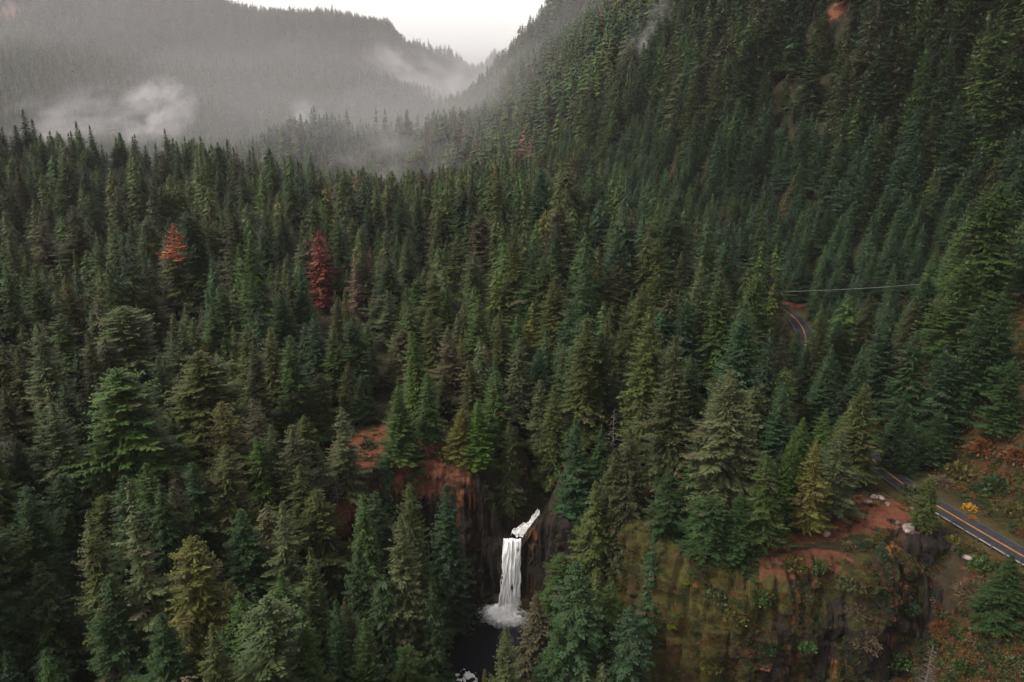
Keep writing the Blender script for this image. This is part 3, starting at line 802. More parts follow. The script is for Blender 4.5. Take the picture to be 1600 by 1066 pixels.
def skirt_arrays(seed, H, Rm, nt=14, nb=9, base=0.12, pw=0.72, top_round=0.0, frac=0.6, droop=0.34, gap=0.25, lean=0.0, lo=0.0, hi=1.0, wide=1.15, shrink_base=0.0, **_):
    """the boughs closer to the stem: rings of broad drooping sprays that overlap, tier under tier"""
    rg = np.random.default_rng(seed + 500)
    P0, P1, P2, P3, T, Hh = [], [], [], [], [], []
    for k in range(nt):
        f = base + (1 - base) * (k + rg.uniform(.2, .8)) / nt
        if not (lo <= f <= hi): continue
        q = (1 - f) / (1 - base)
        prof = q ** pw * (1 - top_round) + top_round * math.sqrt(max(0.0, 1 - (1 - q) ** 2.6))
        r = np.maximum(0.35, Rm * prof * frac * rg.uniform(1 - gap, 1 + gap * .6, nb) * rg.uniform(.85, 1.1))
        a = (np.arange(nb) + rg.uniform(-.25, .25, nb)) * 2 * np.pi / nb + k * 1.1
        da = np.pi / nb * wide
        z = f * H + rg.normal(0, .012 * H, nb)
        th = H * (1 - base) / nt
        pt = lambda rr, aa, zz: np.stack([rr * np.cos(aa), rr * np.sin(aa), zz], -1)
        P0.append(pt(r * 0.02, a, z + th * .55)); P1.append(pt(r * .62, a - da, z - droop * r * .40 + rg.normal(0, .10, nb) * r)); P2.append(pt(r, a + rg.normal(0, .08, nb), z - droop * r + rg.normal(0, .05, nb) * r)); P3.append(pt(r * .62, a + da, z - droop * r * .40 + rg.normal(0, .10, nb) * r))
        T.append(np.clip(rg.normal(.5, .18, nb), 0, 1)); Hh.append(rg.uniform(0, 1, nb))
    if hi >= 1:
        n = 5; a = np.arange(n) * 2 * np.pi / n; o = np.zeros(n); rt = max(.30, Rm * .075); hz = H * .055
        pt = lambda rr, aa, zz: np.stack([rr * np.cos(aa), rr * np.sin(aa), zz], -1)
        P0.append(pt(o, a, o + H * 1.0)); P1.append(pt(o + rt, a - .63, o + H - hz)); P2.append(pt(o + rt * 1.15, a, o + H - hz * 1.25)); P3.append(pt(o + rt, a + .63, o + H - hz)); T.append(o + .55); Hh.append(o + .5)
    P0, P1, P2, P3 = map(np.concatenate, (P0, P1, P2, P3)); n = len(P0)
    Vv = np.stack([P0, P1, P2, P3], 1).reshape(-1, 3)
    if lean: Vv[:, 0] += lean * (Vv[:, 2] / H) ** 2
    rep = lambda a_: np.repeat(np.concatenate(a_), 4)
    return Vv, np.arange(n * 4).reshape(-1, 4), rep(T), rep(Hh), np.zeros(n * 4)
def join_arrays(*parts):
    vs, fs, ex, b = [], [], [[], [], []], 0
    for v, f, *a in parts:
        vs.append(v); fs.append(f + b); b += len(v)
        for e, q in zip(ex, a): e.append(q)
    return (np.concatenate(vs), np.concatenate(fs)) + tuple(np.concatenate(e) for e in ex)
def trunk_arrays(H, r, seed=0, n=7, lean=0.0, top=1.0):
    rg = np.random.default_rng(seed)
    k = 9
    f = np.linspace(-0.03, top, k); rad = r * (1.04 - f.clip(0)) ** 0.85
    rad[0] *= 1.5
    a = np.arange(n) * 2 * np.pi / n
    jx, jy = rg.normal(0, 0.07, k), rg.normal(0, 0.07, k)
    V_ = np.stack([rad[:, None] * np.cos(a) + jx[:, None] + (lean * f.clip(0) ** 2)[:, None], rad[:, None] * np.sin(a) + jy[:, None], np.repeat((f * H)[:, None], n, 1)], -1).reshape(-1, 3)
    i = np.arange(k - 1)[:, None] * n + np.arange(n)[None]
    j = np.arange(k - 1)[:, None] * n + (np.arange(n)[None] + 1) % n
    return V_, np.stack([i, j, j + n, i + n], -1).reshape(-1, 4)
def limbs_arrays(seed, H, Rm, nb, base, r=0.05, droop=0.25, twig=3, pw=0.7):
    """bare wooden limbs with a few twigs, for dead trees"""
    rg = np.random.default_rng(seed); Vs, Fs, b = [], [], 0
    def stick(p, q, r0, r1):
        nonlocal b
        d = q - p; d /= np.linalg.norm(d) + 1e-9
        u = np.cross(d, [0, 0, 1.0]); u /= np.linalg.norm(u) + 1e-9; w = np.cross(d, u)
        ring = lambda c, r_: [c + r_ * (u * math.cos(k * 2.094) + w * math.sin(k * 2.094)) for k in range(3)]
        Vs.extend(ring(p, r0) + ring(q, r1))
        for k in range(3): Fs.append((b + k, b + (k + 1) % 3, b + 3 + (k + 1) % 3, b + 3 + k))
        b += 6
    for i in range(nb):
        f = base + (1 - base) * (i + rg.uniform()) / nb; q = (1 - f) / (1 - base)
        L = max(0.4, Rm * q ** pw * rg.uniform(0.4, 1.1)); az = i * 2.4 + rg.normal(0, .4)
        p = np.array([0, 0, f * H]); m = p + np.array([math.cos(az) * L * .55, math.sin(az) * L * .55, L * rg.uniform(-.1, .2)])
        e = p + np.array([math.cos(az) * L, math.sin(az) * L, -droop * L * rg.uniform(0, 1.2)])
        stick(p, m, r * (1 + .6 * q), r * .8); stick(m, e, r * .8, r * .3)
        for k in range(twig):
            s = p + (e - p) * rg.uniform(.3, .95); a2 = az + rg.choice([-1, 1]) * rg.uniform(.6, 1.1); l2 = L * rg.uniform(.15, .35)
            stick(s, s + np.array([math.cos(a2) * l2, math.sin(a2) * l2, rg.uniform(-.4, .1) * l2]), r * .45, r * .2)
    return np.array(Vs), np.array(Fs)

# kind: height the mesh is modelled at, crown radius and the crown's make-up
KINDS = {
    "layered": [dict(H=40, Rm=5.6, nb=250, base=.14, pw=.60, up=(.5, -.10), droop=.24, flick=.20, gap=.42, fan=.40, hang=.30, dry=.05),
                dict(H=40, Rm=5.2, nb=240, base=.16, pw=.54, up=(.45, -.05), droop=.26, flick=.18, gap=.46, fan=.42, hang=.35, dry=.06, lean=.8),
                dict(H=40, Rm=6.0, nb=230, base=.13, pw=.64, up=(.5, -.14), droop=.20, flick=.16, gap=.40, fan=.42, hang=.30, dry=.04)],
    "spire": [dict(H=38, Rm=4.1, nb=300, base=.10, pw=.62, up=(.6, -.20), droop=.34, flick=.10, gap=.22, fan=.44, hang=.5),
              dict(H=38, Rm=3.8, nb=290, base=.10, pw=.54, up=(.55, -.22), droop=.36, flick=.10, gap=.28, fan=.45, hang=.5, lean=-.6)],
    "cone": [dict(H=30, Rm=5.6, nb=300, base=.06, pw=.72, up=(.75, .05), droop=.20, flick=.16, gap=.20, fan=.42, hang=.25, dry=.01),
             dict(H=30, Rm=5.2, nb=290, base=.06, pw=.66, up=(.80, .08), droop=.20, flick=.18, gap=.24, fan=.42, hang=.25, dry=.01)],
    "round": [dict(H=36, Rm=5.6, nb=290, base=.16, pw=.6, top_round=.8, up=(.40, -.15), droop=.26, flick=.18, gap=.32, fan=.40, hang=.35, dry=.04),
              dict(H=36, Rm=5.2, nb=280, base=.18, pw=.6, top_round=.55, up=(.45, -.10), droop=.28, flick=.2, gap=.38, fan=.42, hang=.35, dry=.07, lean=.7)],
    "cedar": [dict(H=34, Rm=5.6, nb=330, base=.03, pw=.66, up=(.35, -.25), droop=.46, flick=.14, gap=.26, fan=.46, hang=.8, kw=.38),
              dict(H=34, Rm=5.0, nb=320, base=.04, pw=.60, up=(.35, -.28), droop=.50, flick=.14, gap=.30, fan=.46, hang=.8, kw=.38)],
    "sparse": [dict(H=42, Rm=5.6, nb=120, base=.20, pw=.66, up=(.35, -.05), droop=.16, flick=.16, gap=.55, fan=.44, hang=.25, dry=.10),
               dict(H=42, Rm=5.0, nb=130, base=.22, pw=.58, up=(.35, -.10), droop=.2, flick=.16, gap=.5, fan=.44, hang=.3, dry=.12)],
}
def crown_mesh(name, seed, kw_, mat, lod=1.0):
    k = dict(kw_)
    k.setdefault("step", 0.30); k["nb"] = int(k["nb"] * 1.3)
    sparse_ = k["nb"] < 220
    v, f, t, h, d = join_arrays(crown_arrays(seed, **k), skirt_arrays(seed, nt=30 if not sparse_ else 18, nb=19, frac=.62 if not sparse_ else .5, wide=.9, **{q: k[q] for q in ("H", "Rm", "base", "pw", "top_round", "gap", "lean") if q in k}))
    return mesh_np(name, v, f, [mat], False, {"tone": t, "hue": h, "dry": d})
PROTO = {}
for kn, lst in KINDS.items():
    PROTO[kn] = []
    for j, kk in enumerate(lst):
        sd = sum(map(ord, kn)) * 10 + j
        cm = crown_mesh("crown_" + kn, sd, kk, M_NEEDLE)
        tv, tf = trunk_arrays(kk["H"], 0.42, sd, lean=kk.get("lean", 0))
        PROTO[kn].append((cm, mesh_np("trunk", tv, tf, [M_BARK], True), kk["H"], kk["Rm"]))
# the forest's own, coarser trees
LODS = []
def lod_mesh(kn, j, nb, step, kwid, seed, fan=.5, trunk=True, nt=22, nring=14, frac=.8):
    k = dict(KINDS[kn][j]); kk = {q: k[q] for q in ("H", "Rm", "base", "pw", "top_round", "gap", "lean") if q in k}
    sk = skirt_arrays(seed, nt=nt, nb=nring, frac=frac, wide=1.0, **kk)
    if nb:
        k.update(nb=nb, step=step, kw=kwid, fan=fan, lmin=0.6)
        v, f, t, h, d = join_arrays(crown_arrays(seed, **k), sk)
    else: v, f, t, h, d = sk
    if trunk:
        tv, tf = trunk_arrays(k["H"], 0.36, seed, n=5, lean=k.get("lean", 0), top=.8)
        f = np.concatenate([f, tf + len(v)]); fm = np.r_[np.zeros(len(f) - len(tf)), np.ones(len(tf))]
        v = np.concatenate([v, tv]); z = np.zeros(len(tv)); t, h, d = np.r_[t, z], np.r_[h, z], np.r_[d, z]
    else: fm = np.zeros(len(f))
    me = mesh_np("forest_tree", v, f, [M_NEEDLE_F, M_BARK], False, {"tone": t, "hue": h, "dry": d}, fm)
    return me, k["H"], k["Rm"]
MID = [lod_mesh(kn, j, int(nb * 1.25), .50, .34, 900 + i) for i, (kn, j, nb) in enumerate([("layered", 0, 150), ("layered", 1, 150), ("spire", 0, 160), ("spire", 1, 160), ("cone", 0, 170), ("cone", 1, 170), ("round", 0, 160), ("round", 1, 150)])]
LOW = [lod_mesh(kn, j, 0, 1, 1, 950 + i, .6, False, nt, nr, 1.05) for i, (kn, j, nt, nr) in enumerate([("layered", 0, 15, 8), ("spire", 0, 15, 8), ("cone", 0, 14, 8), ("round", 0, 14, 8), ("sparse", 0, 11, 8)])]

# ------------------------------------------------------------------ where the trees stand
PAL = {"g": (.033, .058, .013), "d": (.019, .038, .011), "o": (.044, .056, .014), "y": (.066, .066, .014), "b": (.022, .046, .018), "l": (.053, .068, .026), "t": (.052, .048, .022),
       "G": (.037, .070, .012), "n": (.037, .041, .014)}
PALNAME = {"g": "mid green", "d": "dark green", "o": "olive green", "y": "golden olive", "b": "bluish green", "l": "pale sage green", "t": "tan", "G": "fresh green", "n": "brownish olive"}
# tip x, tip y, height in px, width in px, kind, colour
HERO = """
10 415 190 60 layered g|53 416 165 62 layered g|107 434 125 38 spire y|225 400 90 34 cone d|90 490 140 60 layered g|230 434 125 46 layered o|190 480 150 84 round l
350 448 120 50 spire g|330 475 125 46 spire g|316 532 80 30 round y|305 548 170 92 round o|268 525 125 36 sparse l|393 527 190 46 spire n|180 577 250 110 round g
80 630 230 80 layered l|100 600 150 54 layered d|230 620 120 46 round n|270 652 140 56 cone G|345 628 190 82 sparse y|18 690 180 60 layered d|5 605 130 44 layered n
438 453 130 60 cone d|452 525 180 66 layered g|490 492 130 40 spire b|520 515 120 46 layered g|538 453 100 24 spire y|563 456 160 60 spire o|605 454 100 36 sparse l|607 405 130 62 layered d
678 428 130 70 layered o|695 445 120 48 cone g|748 462 135 56 cone g|775 425 130 50 layered o|628 515 100 36 round t|648 518 150 42 spire G|675 484 125 46 spire o|700 507 130 52 sparse t
720 525 90 26 spire y|668 585 110 38 spire g|622 598 135 52 cone g|565 585 75 36 cone d|533 637 140 54 sparse l|455 665 200 70 layered l|405 685 170 62 layered G|722 640 80 44 cone y|747 625 110 44 cone G
775 580 130 52 layered g|785 490 120 38 spire o|795 660 165 42 layered l|833 470 110 42 layered y|865 435 150 56 spire o|808 530 140 46 layered l|838 545 125 42 spire b|912 500 200 62 spire o
940 520 170 52 spire d|965 408 140 62 spire n|1000 443 170 52 spire o|1017 480 230 72 spire o|1055 525 260 74 layered n|1030 423 130 52 cone o|1075 460 150 56 cone b|1165 475 200 70 cone b
1142 578 235 108 layered l|848 593 130 40 layered l|866 603 160 46 spire o|900 655 160 52 cone b|985 670 190 62 cedar n|940 665 130 44 sparse d|1204 520 180 50 cone b|1284 480 130 40 cone n
1300 540 150 52 cone b|1360 458 140 46 spire n|1390 465 180 58 cone b|1400 432 90 28 spire d|1515 400 180 86 cone g|1430 520 170 62 layered d|1530 480 180 60 cone d|1352 600 160 58 layered o
1424 650 88 34 cone d|1255 655 150 62 cone G|1315 672 140 60 layered l|1225 600 150 52 cone b|200 755 320 86 sparse l|135 805 270 68 layered o|298 840 260 76 round y|8 1020 150 70 cone b
70 1030 140 60 cone g|330 975 240 76 layered o|403 935 260 116 round l|485 858 260 72 cone g|475 960 240 76 cone G|525 940 220 58 cone d|570 968 220 66 cone g|567 775 240 72 cedar g
625 808 330 88 layered l|638 757 270 64 layered o|697 758 240 62 spire b|675 910 230 64 cedar d|468 727 200 70 layered o|502 765 230 80 round o|440 785 220 86 sparse l|605 715 150 42 spire b
790 980 200 56 cone l|757 1046 120 24 spire y|930 755 240 76 cedar o|960 705 200 66 cedar n|1022 832 210 54 sparse b|900 880 230 104 cedar b|838 930 180 64 cedar t|870 985 170 70 cedar d|985 950 170 80 cedar b
1045 735 140 62 layered d|1205 713 160 56 layered g|1276 688 150 50 layered y|1240 680 140 46 cone G|1380 850 110 40 spire b|1090 690 130 50 cone d|1110 775 110 60 round d|1160 770 120 60 cone d
345 700 210 78 layered o|300 720 180 60 layered d|250 760 200 66 cedar d|40 760 220 80 layered d|60 880 200 80 cedar d|170 900 210 90 layered d|250 960 200 90 layered d|560 860 200 66 cedar d|600 900 200 70 cedar d
2 198 75 26 spire d|22 196 80 30 spire d|62 212 75 30 cone d|110 205 80 22 spire d|136 232 65 26 round d|158 226 75 18 sparse d|182 224 75 34 round d|226 227 75 24 sparse d|242 225 80 22 spire d|255 236 75 26 round n
288 214 90 24 sparse d|275 238 80 24 cone d|340 256 95 28 spire d|364 252 95 26 sparse n|380 269 95 28 round d|114 322 140 62 layered t|62 335 130 54 sparse t|182 292 110 34 sparse l|205 296 90 30 round o|230 337 100 48 layered l
248 291 90 36 round o|275 290 90 34 round o|423 247 110 34 spire g|487 254 110 34 sparse d|455 277 110 40 layered g|532 280 110 38 layered o|550 290 110 34 spire d|575 312 100 32 cone d|587 296 110 26 sparse o
606 282 115 26 sparse n|626 296 125 36 spire d|652 292 130 26 spire d|685 325 120 30 spire n|715 365 120 50 layered o|528 337 120 36 spire g|440 335 110 40 spire d|410 350 110 36 layered d|567 383 120 34 sparse n
490 166 70 18 spire d|510 176 65 20 spire d|541 170 55 22 cone n|587 169 60 16 spire n|601 170 60 18 spire d|635 171 60 22 cone n|652 180 55 18 spire d|682 192 60 18 spire d|18 300 95 34 cone d|45 260 85 34 cone d|90 290 90 36 spire g|140 300 95 40 spire g
1582 868 110 62 cone d|1226 524 90 30 spire n|1262 538 90 34 cone d|1247 517 84 34 spire d|1285 470 110 42 cone d|1290 560 110 46 cone b|1312 500 100 40 spire d|1415 610 120 40 cone d|1470 640 90 40 cone d|1350 540 150 50 cone b|1480 540 160 60 cone b|1570 450 170 70 cone d|1585 560 120 50 cone d|1456 748 84 32 round o|1500 560 90 30 sparse d"""
HERO = [(float(a[0]), float(a[1]), float(a[2]), float(a[3]), a[4], a[5]) for a in (h.split() for h in HERO.replace("\n", "|").split("|") if h.strip())]
SPECIAL = [(270, 350, 150, 52, "half_red", "orange"), (497, 359, 130, 38, "red", "red"), (553, 394, 110, 30, "tan_dead", "tan"), (1458, 1008, 120, 46, "bare", "tan"), (1092, 655, 110, 30, "snag", "grey"), (1566, 480, 120, 30, "snag", "grey"), (150, 604, 130, 30, "snag", "grey"), (862, 628, 120, 28, "snag", "grey"), (520, 690, 130, 30, "snag", "grey"), (352, 560, 120, 28, "snag", "grey"), (960, 640, 120, 30, "snag", "grey"), (1235, 640, 110, 26, "snag", "grey")]
_ts = np.concatenate([np.arange(110, 500, 1.0), np.arange(500, 1900, 4.0)])
def solve(px, py, ph, exact=True):
    """the place where a tree whose tip is seen at that pixel and that stands on the ground looks ph pixels tall"""
    r = ray(px, py)
    X, Y, Z = r[0] * _ts, r[1] * _ts, CAMZ + r[2] * _ts
    g = terrain(X, Y); h = Z - g
    _, pb, _f = project(X, Y, g)
    err = np.abs(np.log(np.maximum(pb - py, 1) / ph)) + np.where(h < 9, 3, 0) + np.where(h > 56, (h - 56) / 20, 0) + np.where(h < 16, (16 - h) / 30, 0)
    # ground must not hide the place
    i = int(np.argmin(err + np.where(_ts > 1500, 1, 0)))
    return X[i], Y[i], g[i], h[i], _ts[i]
TREES = []      # x, y, z, h, w(crown diameter), kind, colour key, t, hero?
for (px, py, ph, pwid, kn, ck) in HERO:
    x, y, z, h, t = solve(px, py, ph)
    TREES.append(dict(x=x, y=y, z=z, h=h, w=pwid * t / FPX * 1.6, kind=kn, col=ck, t=t, hero=True, px=px, py=py))
for (px, py, ph, pwid, kn, ck) in SPECIAL:
    x, y, z, h, t = solve(px, py, ph)
    TREES.append(dict(x=x, y=y, z=z, h=h, w=pwid * t / FPX * 1.6, kind=kn, col=ck, t=t, hero=True, px=px, py=py))

def covers(a, t, frs=(0, .12, .25, .4, .55, .7)):
    """does tree a stand before tree t, as seen from the camera?"""
    ax, ay, af = project(a["x"], a["y"], a["z"] + a["h"]); bx, by, _ = project(a["x"], a["y"], a["z"])
    hx, hy, hf = project(t["x"], t["y"], t["z"] + t["h"]); cx_, cy_, _ = project(t["x"], t["y"], t["z"])
    if af > hf - 1: return False
    for fr in frs:
        qx, qy = hx + (cx_ - hx) * fr, hy + (cy_ - hy) * fr
        rel = (qy - ay) / max(by - ay, 1)
        if 0 < rel < 1 and abs(qx - ax) < a["w"] / 2 * FPX / af * rel ** .7 + 6: return True
    return False
_sp = [t for t in TREES if t["kind"] in ("red", "half_red", "tan_dead")]
_gone = [t for t in TREES if t not in _sp and any(covers(t, q) for q in _sp)]
TREES = [t for t in TREES if not any(t is g for g in _gone)]
ZONES = [   # places the photograph shows open, as seen: outline and the distance of what is seen there
    ([(712, 945), (752, 925), (772, 845), (786, 830), (812, 795), (840, 765), (858, 800), (838, 850), (848, 935), (832, 962), (790, 985), (768, 1010), (755, 1066), (708, 1066), (703, 985)], 262),
    ([(632, 680), (665, 668), (712, 694), (745, 730), (747, 862), (728, 880), (722, 790), (704, 738), (634, 738)], 262),
    ([(1208, 114), (1222, 86), (1262, 68), (1264, 84), (1226, 112)], float(ground_px(1235, 92)[2])),
    ([(1288, 28), (1308, 0), (1332, 0), (1320, 28)], float(ground_px(1305, 20)[2])),
    ([(545, 690), (560, 655), (592, 632), (602, 660), (597, 705), (572, 740), (540, 745)], 262),
    ([(1035, 1070), (1028, 900), (1062, 848), (1150, 848), (1200, 872), (1290, 800), (1345, 768), (1405, 750), (1460, 790), (1600, 870), (1610, 1070)], 245),
    ([(1400, 750), (1432, 735), (1450, 690), (1500, 650), (1560, 602), (1610, 570), (1610, 880)], 300),
    ([(1231, 476), (1252, 474), (1256, 516), (1243, 512)], 440),
    ([(1222, 448), (1425, 440), (1425, 458), (1222, 466)], 362),
]
def in_poly(px, py, poly):
    c = np.zeros(np.shape(px), bool); n = len(poly)
    for i in range(n):
        x1, y1 = poly[i]; x2, y2 = poly[(i + 1) % n]
        m = ((y1 > py) != (y2 > py)) & (px < (x2 - x1) * (py - y1) / ((y2 - y1) or 1e-9) + x1)
        c ^= m
    return c
def scatter(seed, y0, y1, sp, spf=None):
    rg = np.random.default_rng(seed)
    ys = np.arange(y0, y1, sp); out = []
    half = 0.72 * y1 + 60
    xs = np.arange(-half, half, sp)
    X, Y = np.meshgrid(xs, ys, indexing='ij')
    X = X + rg.uniform(-.48, .48, X.shape) * sp; Y = Y + rg.uniform(-.48, .48, X.shape) * sp
    X, Y = X.ravel(), Y.ravel()
    m = np.abs(X) < 0.72 * Y + 40
    return X[m], Y[m], rg
def allowed(X, Y, Z):
    rd, _, _ = seg_dist(X, Y, ROAD); gd, gp, _ = seg_dist(X, Y, RIVER)
    gw = np.interp(gp, range(len(RIVER)), RIVER_W)
    ok = (rd > 9) & (gd > gw + 2.5)
    cd, cp, cs = seg_dist(X, Y, RIM)
    ok &= ~((cs < 0) & (Y < 216) & (X > 34) & (cd > 0.2)) & ~((cd < 3.5) & (X > 36) & (Y < 216))
    ok &= ~((blob(X, Y, 99, 188, 22, 11) > 0.45))
    fx = np.interp(Y, FOOT_Y, FOOT_X)
    ok &= ~((X > fx - 8) & (X < fx + 62) & (Y < 262))                   # the brown bank above the road
    ok &= (blob(X, Y, -26, 227, 9, 8) < 0.5) & (blob(X, Y, -50, 224, 7, 13, .2) < 0.5)
    nd_, _, _ = seg_dist(X, Y, [(1, 209), (3, 214), (8, 224), (9, 240)])
    ok &= nd_ > 6
    return ok
HT = [t for t in TREES]
def los(X, Y, Zt, n=26, pad=1.0):
    f = np.linspace(0.25, 0.985, n)
    vis = np.ones(len(X), bool)
    for k in f:
        vis &= terrain(X * k, Y * k) < CAMZ + (Zt - CAMZ) * k + pad
    return vis
SCAT = []
def colour_pick(rg, n, x, y):
    keys = np.array(list("gdobnltyG"))
    left = np.array([.27, .24, .20, .03, .11, .07, .03, .03, .03]); right = np.array([.22, .30, .14, .16, .12, .03, .02, .005, .005])
    left /= left.sum(); right /= right.sum()
    w = sstep(-60, 110, x - 0.05 * y)
    u = rg.uniform(size=n)
    cl, cr = np.cumsum(left), np.cumsum(right)
    c = cl[None] * (1 - w[:, None]) + cr[None] * w[:, None]
    return keys[np.minimum((u[:, None] > c).sum(1), 8)]
for (seed, y0, y1, sp) in ((1, 95, 330, 12.3), (2, 330, 620, 15.5), (12, 300, 720, 11.5), (3, 620, 1000, 14), (4, 1000, 1500, 11.5), (5, 1500, 2600, 11.5), (6, 4400, 8400, 42)):
    X, Y, rg = scatter(seed, y0, y1, sp)
    Z = terrain(X, Y)
    m = allowed(X, Y, Z)
    # steep rock carries fewer trees
    e = 2.0; sl = np.hypot(terrain(X + e, Y) - Z, terrain(X, Y + e) - Z) / e
    m &= rg.uniform(size=len(X)) > sstep(1.25, 2.4, sl)
    m &= ~((X - np.interp(Y, FOOT_Y, FOOT_X) > 60) & (Y > 290) & (Y < 1350) & (rg.uniform(size=len(X)) < 0.12))
    crg = sstep(0.34, 0.44, fbm(X / 120, Y / 60, 31, 4)) * sstep(1.0, 1.25, sl)
    m &= ~((Y > 1700) & (rg.uniform(size=len(X)) < crg * 0.8))
    X, Y, Z = X[m], Y[m], Z[m]
    s = X - np.interp(Y, FOOT_Y, FOOT_X)
    young = sstep(-40, 0, s) * sstep(110, 60, s + 30 * fbm(X / 90, Y / 90, 77, 2)) * (Y > 290) * (Y < 760)
    H = 45 + 11 * fbm(X / 110, Y / 110, 55, 2) + rg.normal(0, 4.5, len(X))
    H = np.where(young > 0.5, 26 + rg.normal(0, 2.4, len(X)), H)
    H = np.where((s > 60) & (Y < 1350), H * 1.5 + 1, H)
    H = H * np.where(rg.uniform(size=len(X)) < 0.2, rg.uniform(0.45, 0.8, len(X)), 1.0)
    H = np.where((Y > 430) & (Y < 820) & (s < 0), H * 1.16, H)
    H = np.clip(H, 8, 66)
    if y0 > 4000: H = H * 1.6
    px, py, f = project(X, Y, Z + H)
    pb = project(X, Y, Z)[1]
    m = (px > -260) & (px < 1860) & (pb > -60) & (py < 1190) & (f > 60)
    X, Y, Z, H, px, py, young = (a[m] for a in (X, Y, Z, H, px, py, young))
    if seed == 12:
        X, Y, Z, H, px, py, young = (a[young > .5] for a in (X, Y, Z, H, px, py, young))
    if y0 >= 330:
        v = los(X, Y, Z + H + (8 if y0 < 1000 else 3))
        X, Y, Z, H, px, py, young = (a[v] for a in (X, Y, Z, H, px, py, young))
    ck = colour_pick(rg, len(X), X, Y)
    for i in range(len(X)):
        W = H[i] * rg.uniform(0.37, 0.49) * (1.25 if young[i] > .5 else 1) + 1.0
        kd = rg.choice(["cone", "spire"], p=[.7, .3]) if young[i] > .5 else rg.choice(["layered", "spire", "cone", "round", "sparse", "cedar"], p=[.32, .20, .13, .25, .05, .05])
        SCAT.append([X[i], Y[i], Z[i], H[i], W, str(kd), "b" if young[i] > .5 and rg.uniform() < .6 else str(ck[i]), math.hypot(Y[i], Z[i] - CAMZ), px[i], py[i]])
# thin out: keep clear what the photograph shows, and let no filler stand before the top of a tree placed from it
def tests(Q):
    A = np.array([[q[0], q[1], q[2], q[3], q[4], q[7], q[8], q[9]] for q in Q])
    zone_ok = np.ones(len(A), bool); hero_ok = np.ones(len(A), bool); apart = np.ones(len(A), bool)
    pbx, pby, bf = project(A[:, 0], A[:, 1], A[:, 2])
    hw_px = A[:, 4] / 2 * FPX / np.maximum(bf, 1)
    for poly, dep in ZONES:
        for fr in (0.0, .06, .15, .3, .45, .6, .8, 1.0):
            for sd in (-1, 0, 1):
                sx = A[:, 6] + (pbx - A[:, 6]) * fr + sd * hw_px * min(1, fr * 1.15); sy = A[:, 7] + (pby - A[:, 7]) * fr
                zone_ok &= ~(in_poly(sx, sy, poly) & (bf < dep) & (bf > (dep - 95 if dep > 480 else 0)))
    for t in HT:
        d2 = (A[:, 0] - t["x"]) ** 2 + (A[:, 1] - t["y"]) ** 2
        apart &= d2 > max(3.0, 0.30 * t["w"]) ** 2
        hx, hy, hf = project(t["x"], t["y"], t["z"] + t["h"]); bx_, by_, _q = project(t["x"], t["y"], t["z"])
        near = A[:, 1] < t["y"] - 0.3
        for fr in ((0.0, .1, .2, .32, .45) if not t["kind"] in ("red", "half_red", "tan_dead") else (0, .1, .2, .3, .4, .5, .6, .7, .8)):
            qx, qy = hx + (bx_ - hx) * fr, hy + (by_ - hy) * fr
            wq = t["w"] / 2 * FPX / hf * fr * 0.6
            den = np.maximum(pby - A[:, 7], 1); rel = (qy - A[:, 7]) / den
            hero_ok &= ~(near & (rel > -0.03) & (rel < 1.0) & (np.abs(qx - A[:, 6]) < hw_px * np.clip(rel * 1.2 + .08, 0, 1) + wq))
    return zone_ok, hero_ok, apart
keepers = []
todo = SCAT
for shrink in (1.0, 0.66, 0.62):           # where a full-grown tree would hide something, a younger one may still stand
    if shrink < 1:
        nxt = []
        for q in todo:
            q = list(q); q[3] *= shrink; q[4] *= shrink * 1.08
            px_, py_, _ = project(q[0], q[1], q[2] + q[3]); q[8], q[9] = float(px_), float(py_)
            nxt.append(q)
        todo = nxt
    zk, hk, ap = tests(todo)
    keepers += [todo[i] for i in np.nonzero(zk & hk & ap)[0]]
    todo = [todo[i] for i in np.nonzero(~(zk & hk) & ap)[0] if todo[i][3] > 9]
for q in keepers:
    TREES.append(dict(x=q[0], y=q[1], z=q[2], h=q[3], w=q[4], kind=q[5], col=q[6], t=q[7], hero=False, px=q[8], py=q[9]))
print("trees", len(TREES), "heroes", len(HT))

# ------------------------------------------------------------------ which 300 show largest
RW, RH = 400, 267
zb = np.full((RH, RW), 1e9); ib = np.full((RH, RW), -1, int)
cand = [i for i, t in enumerate(TREES) if t["t"] < 900]
gyy, gxx = np.mgrid[0:RH, 0:RW]
for i in cand:
    t = TREES[i]
    hx, hy, hf = project(t["x"], t["y"], t["z"] + t["h"]); bx_, by_, bf_ = project(t["x"], t["y"], t["z"])
    hx, hy, bx_, by_ = hx / 4, hy / 4, bx_ / 4, by_ / 4
    w = t["w"] / 2 * FPX / bf_ / 4
    x0, x1 = max(0, int(min(hx, bx_) - w)), min(RW, int(max(hx, bx_) + w) + 2); y0, y1 = max(0, int(hy)), min(RH, int(by_) + 1)
    if x0 >= x1 or y0 >= y1: continue
    sub = np.s_[y0:y1, x0:x1]
    rel = (gyy[sub] + .5 - hy) / max(by_ - hy, 1)
    ax = hx + (bx_ - hx) * rel
    ins = (np.abs(gxx[sub] + .5 - ax) < np.maximum(w * np.clip(rel, 0, 1) ** .75, .5)) & (rel > 0) & (rel < .95) & (hf < zb[sub])
    z_ = zb[sub]; z_[ins] = hf; k_ = ib[sub]; k_[ins] = i
cnt = np.bincount(ib[ib >= 0], minlength=len(TREES))
order = sorted(range(len(TREES)), key=lambda i: -(cnt[i] + (1000 if TREES[i]["kind"] in ("half_red", "red", "tan_dead", "bare", "snag") else 0)))
CHOSEN = order[:298]
print("smallest chosen", cnt[CHOSEN[-1]], "hero in chosen", sum(TREES[i]["hero"] for i in CHOSEN))

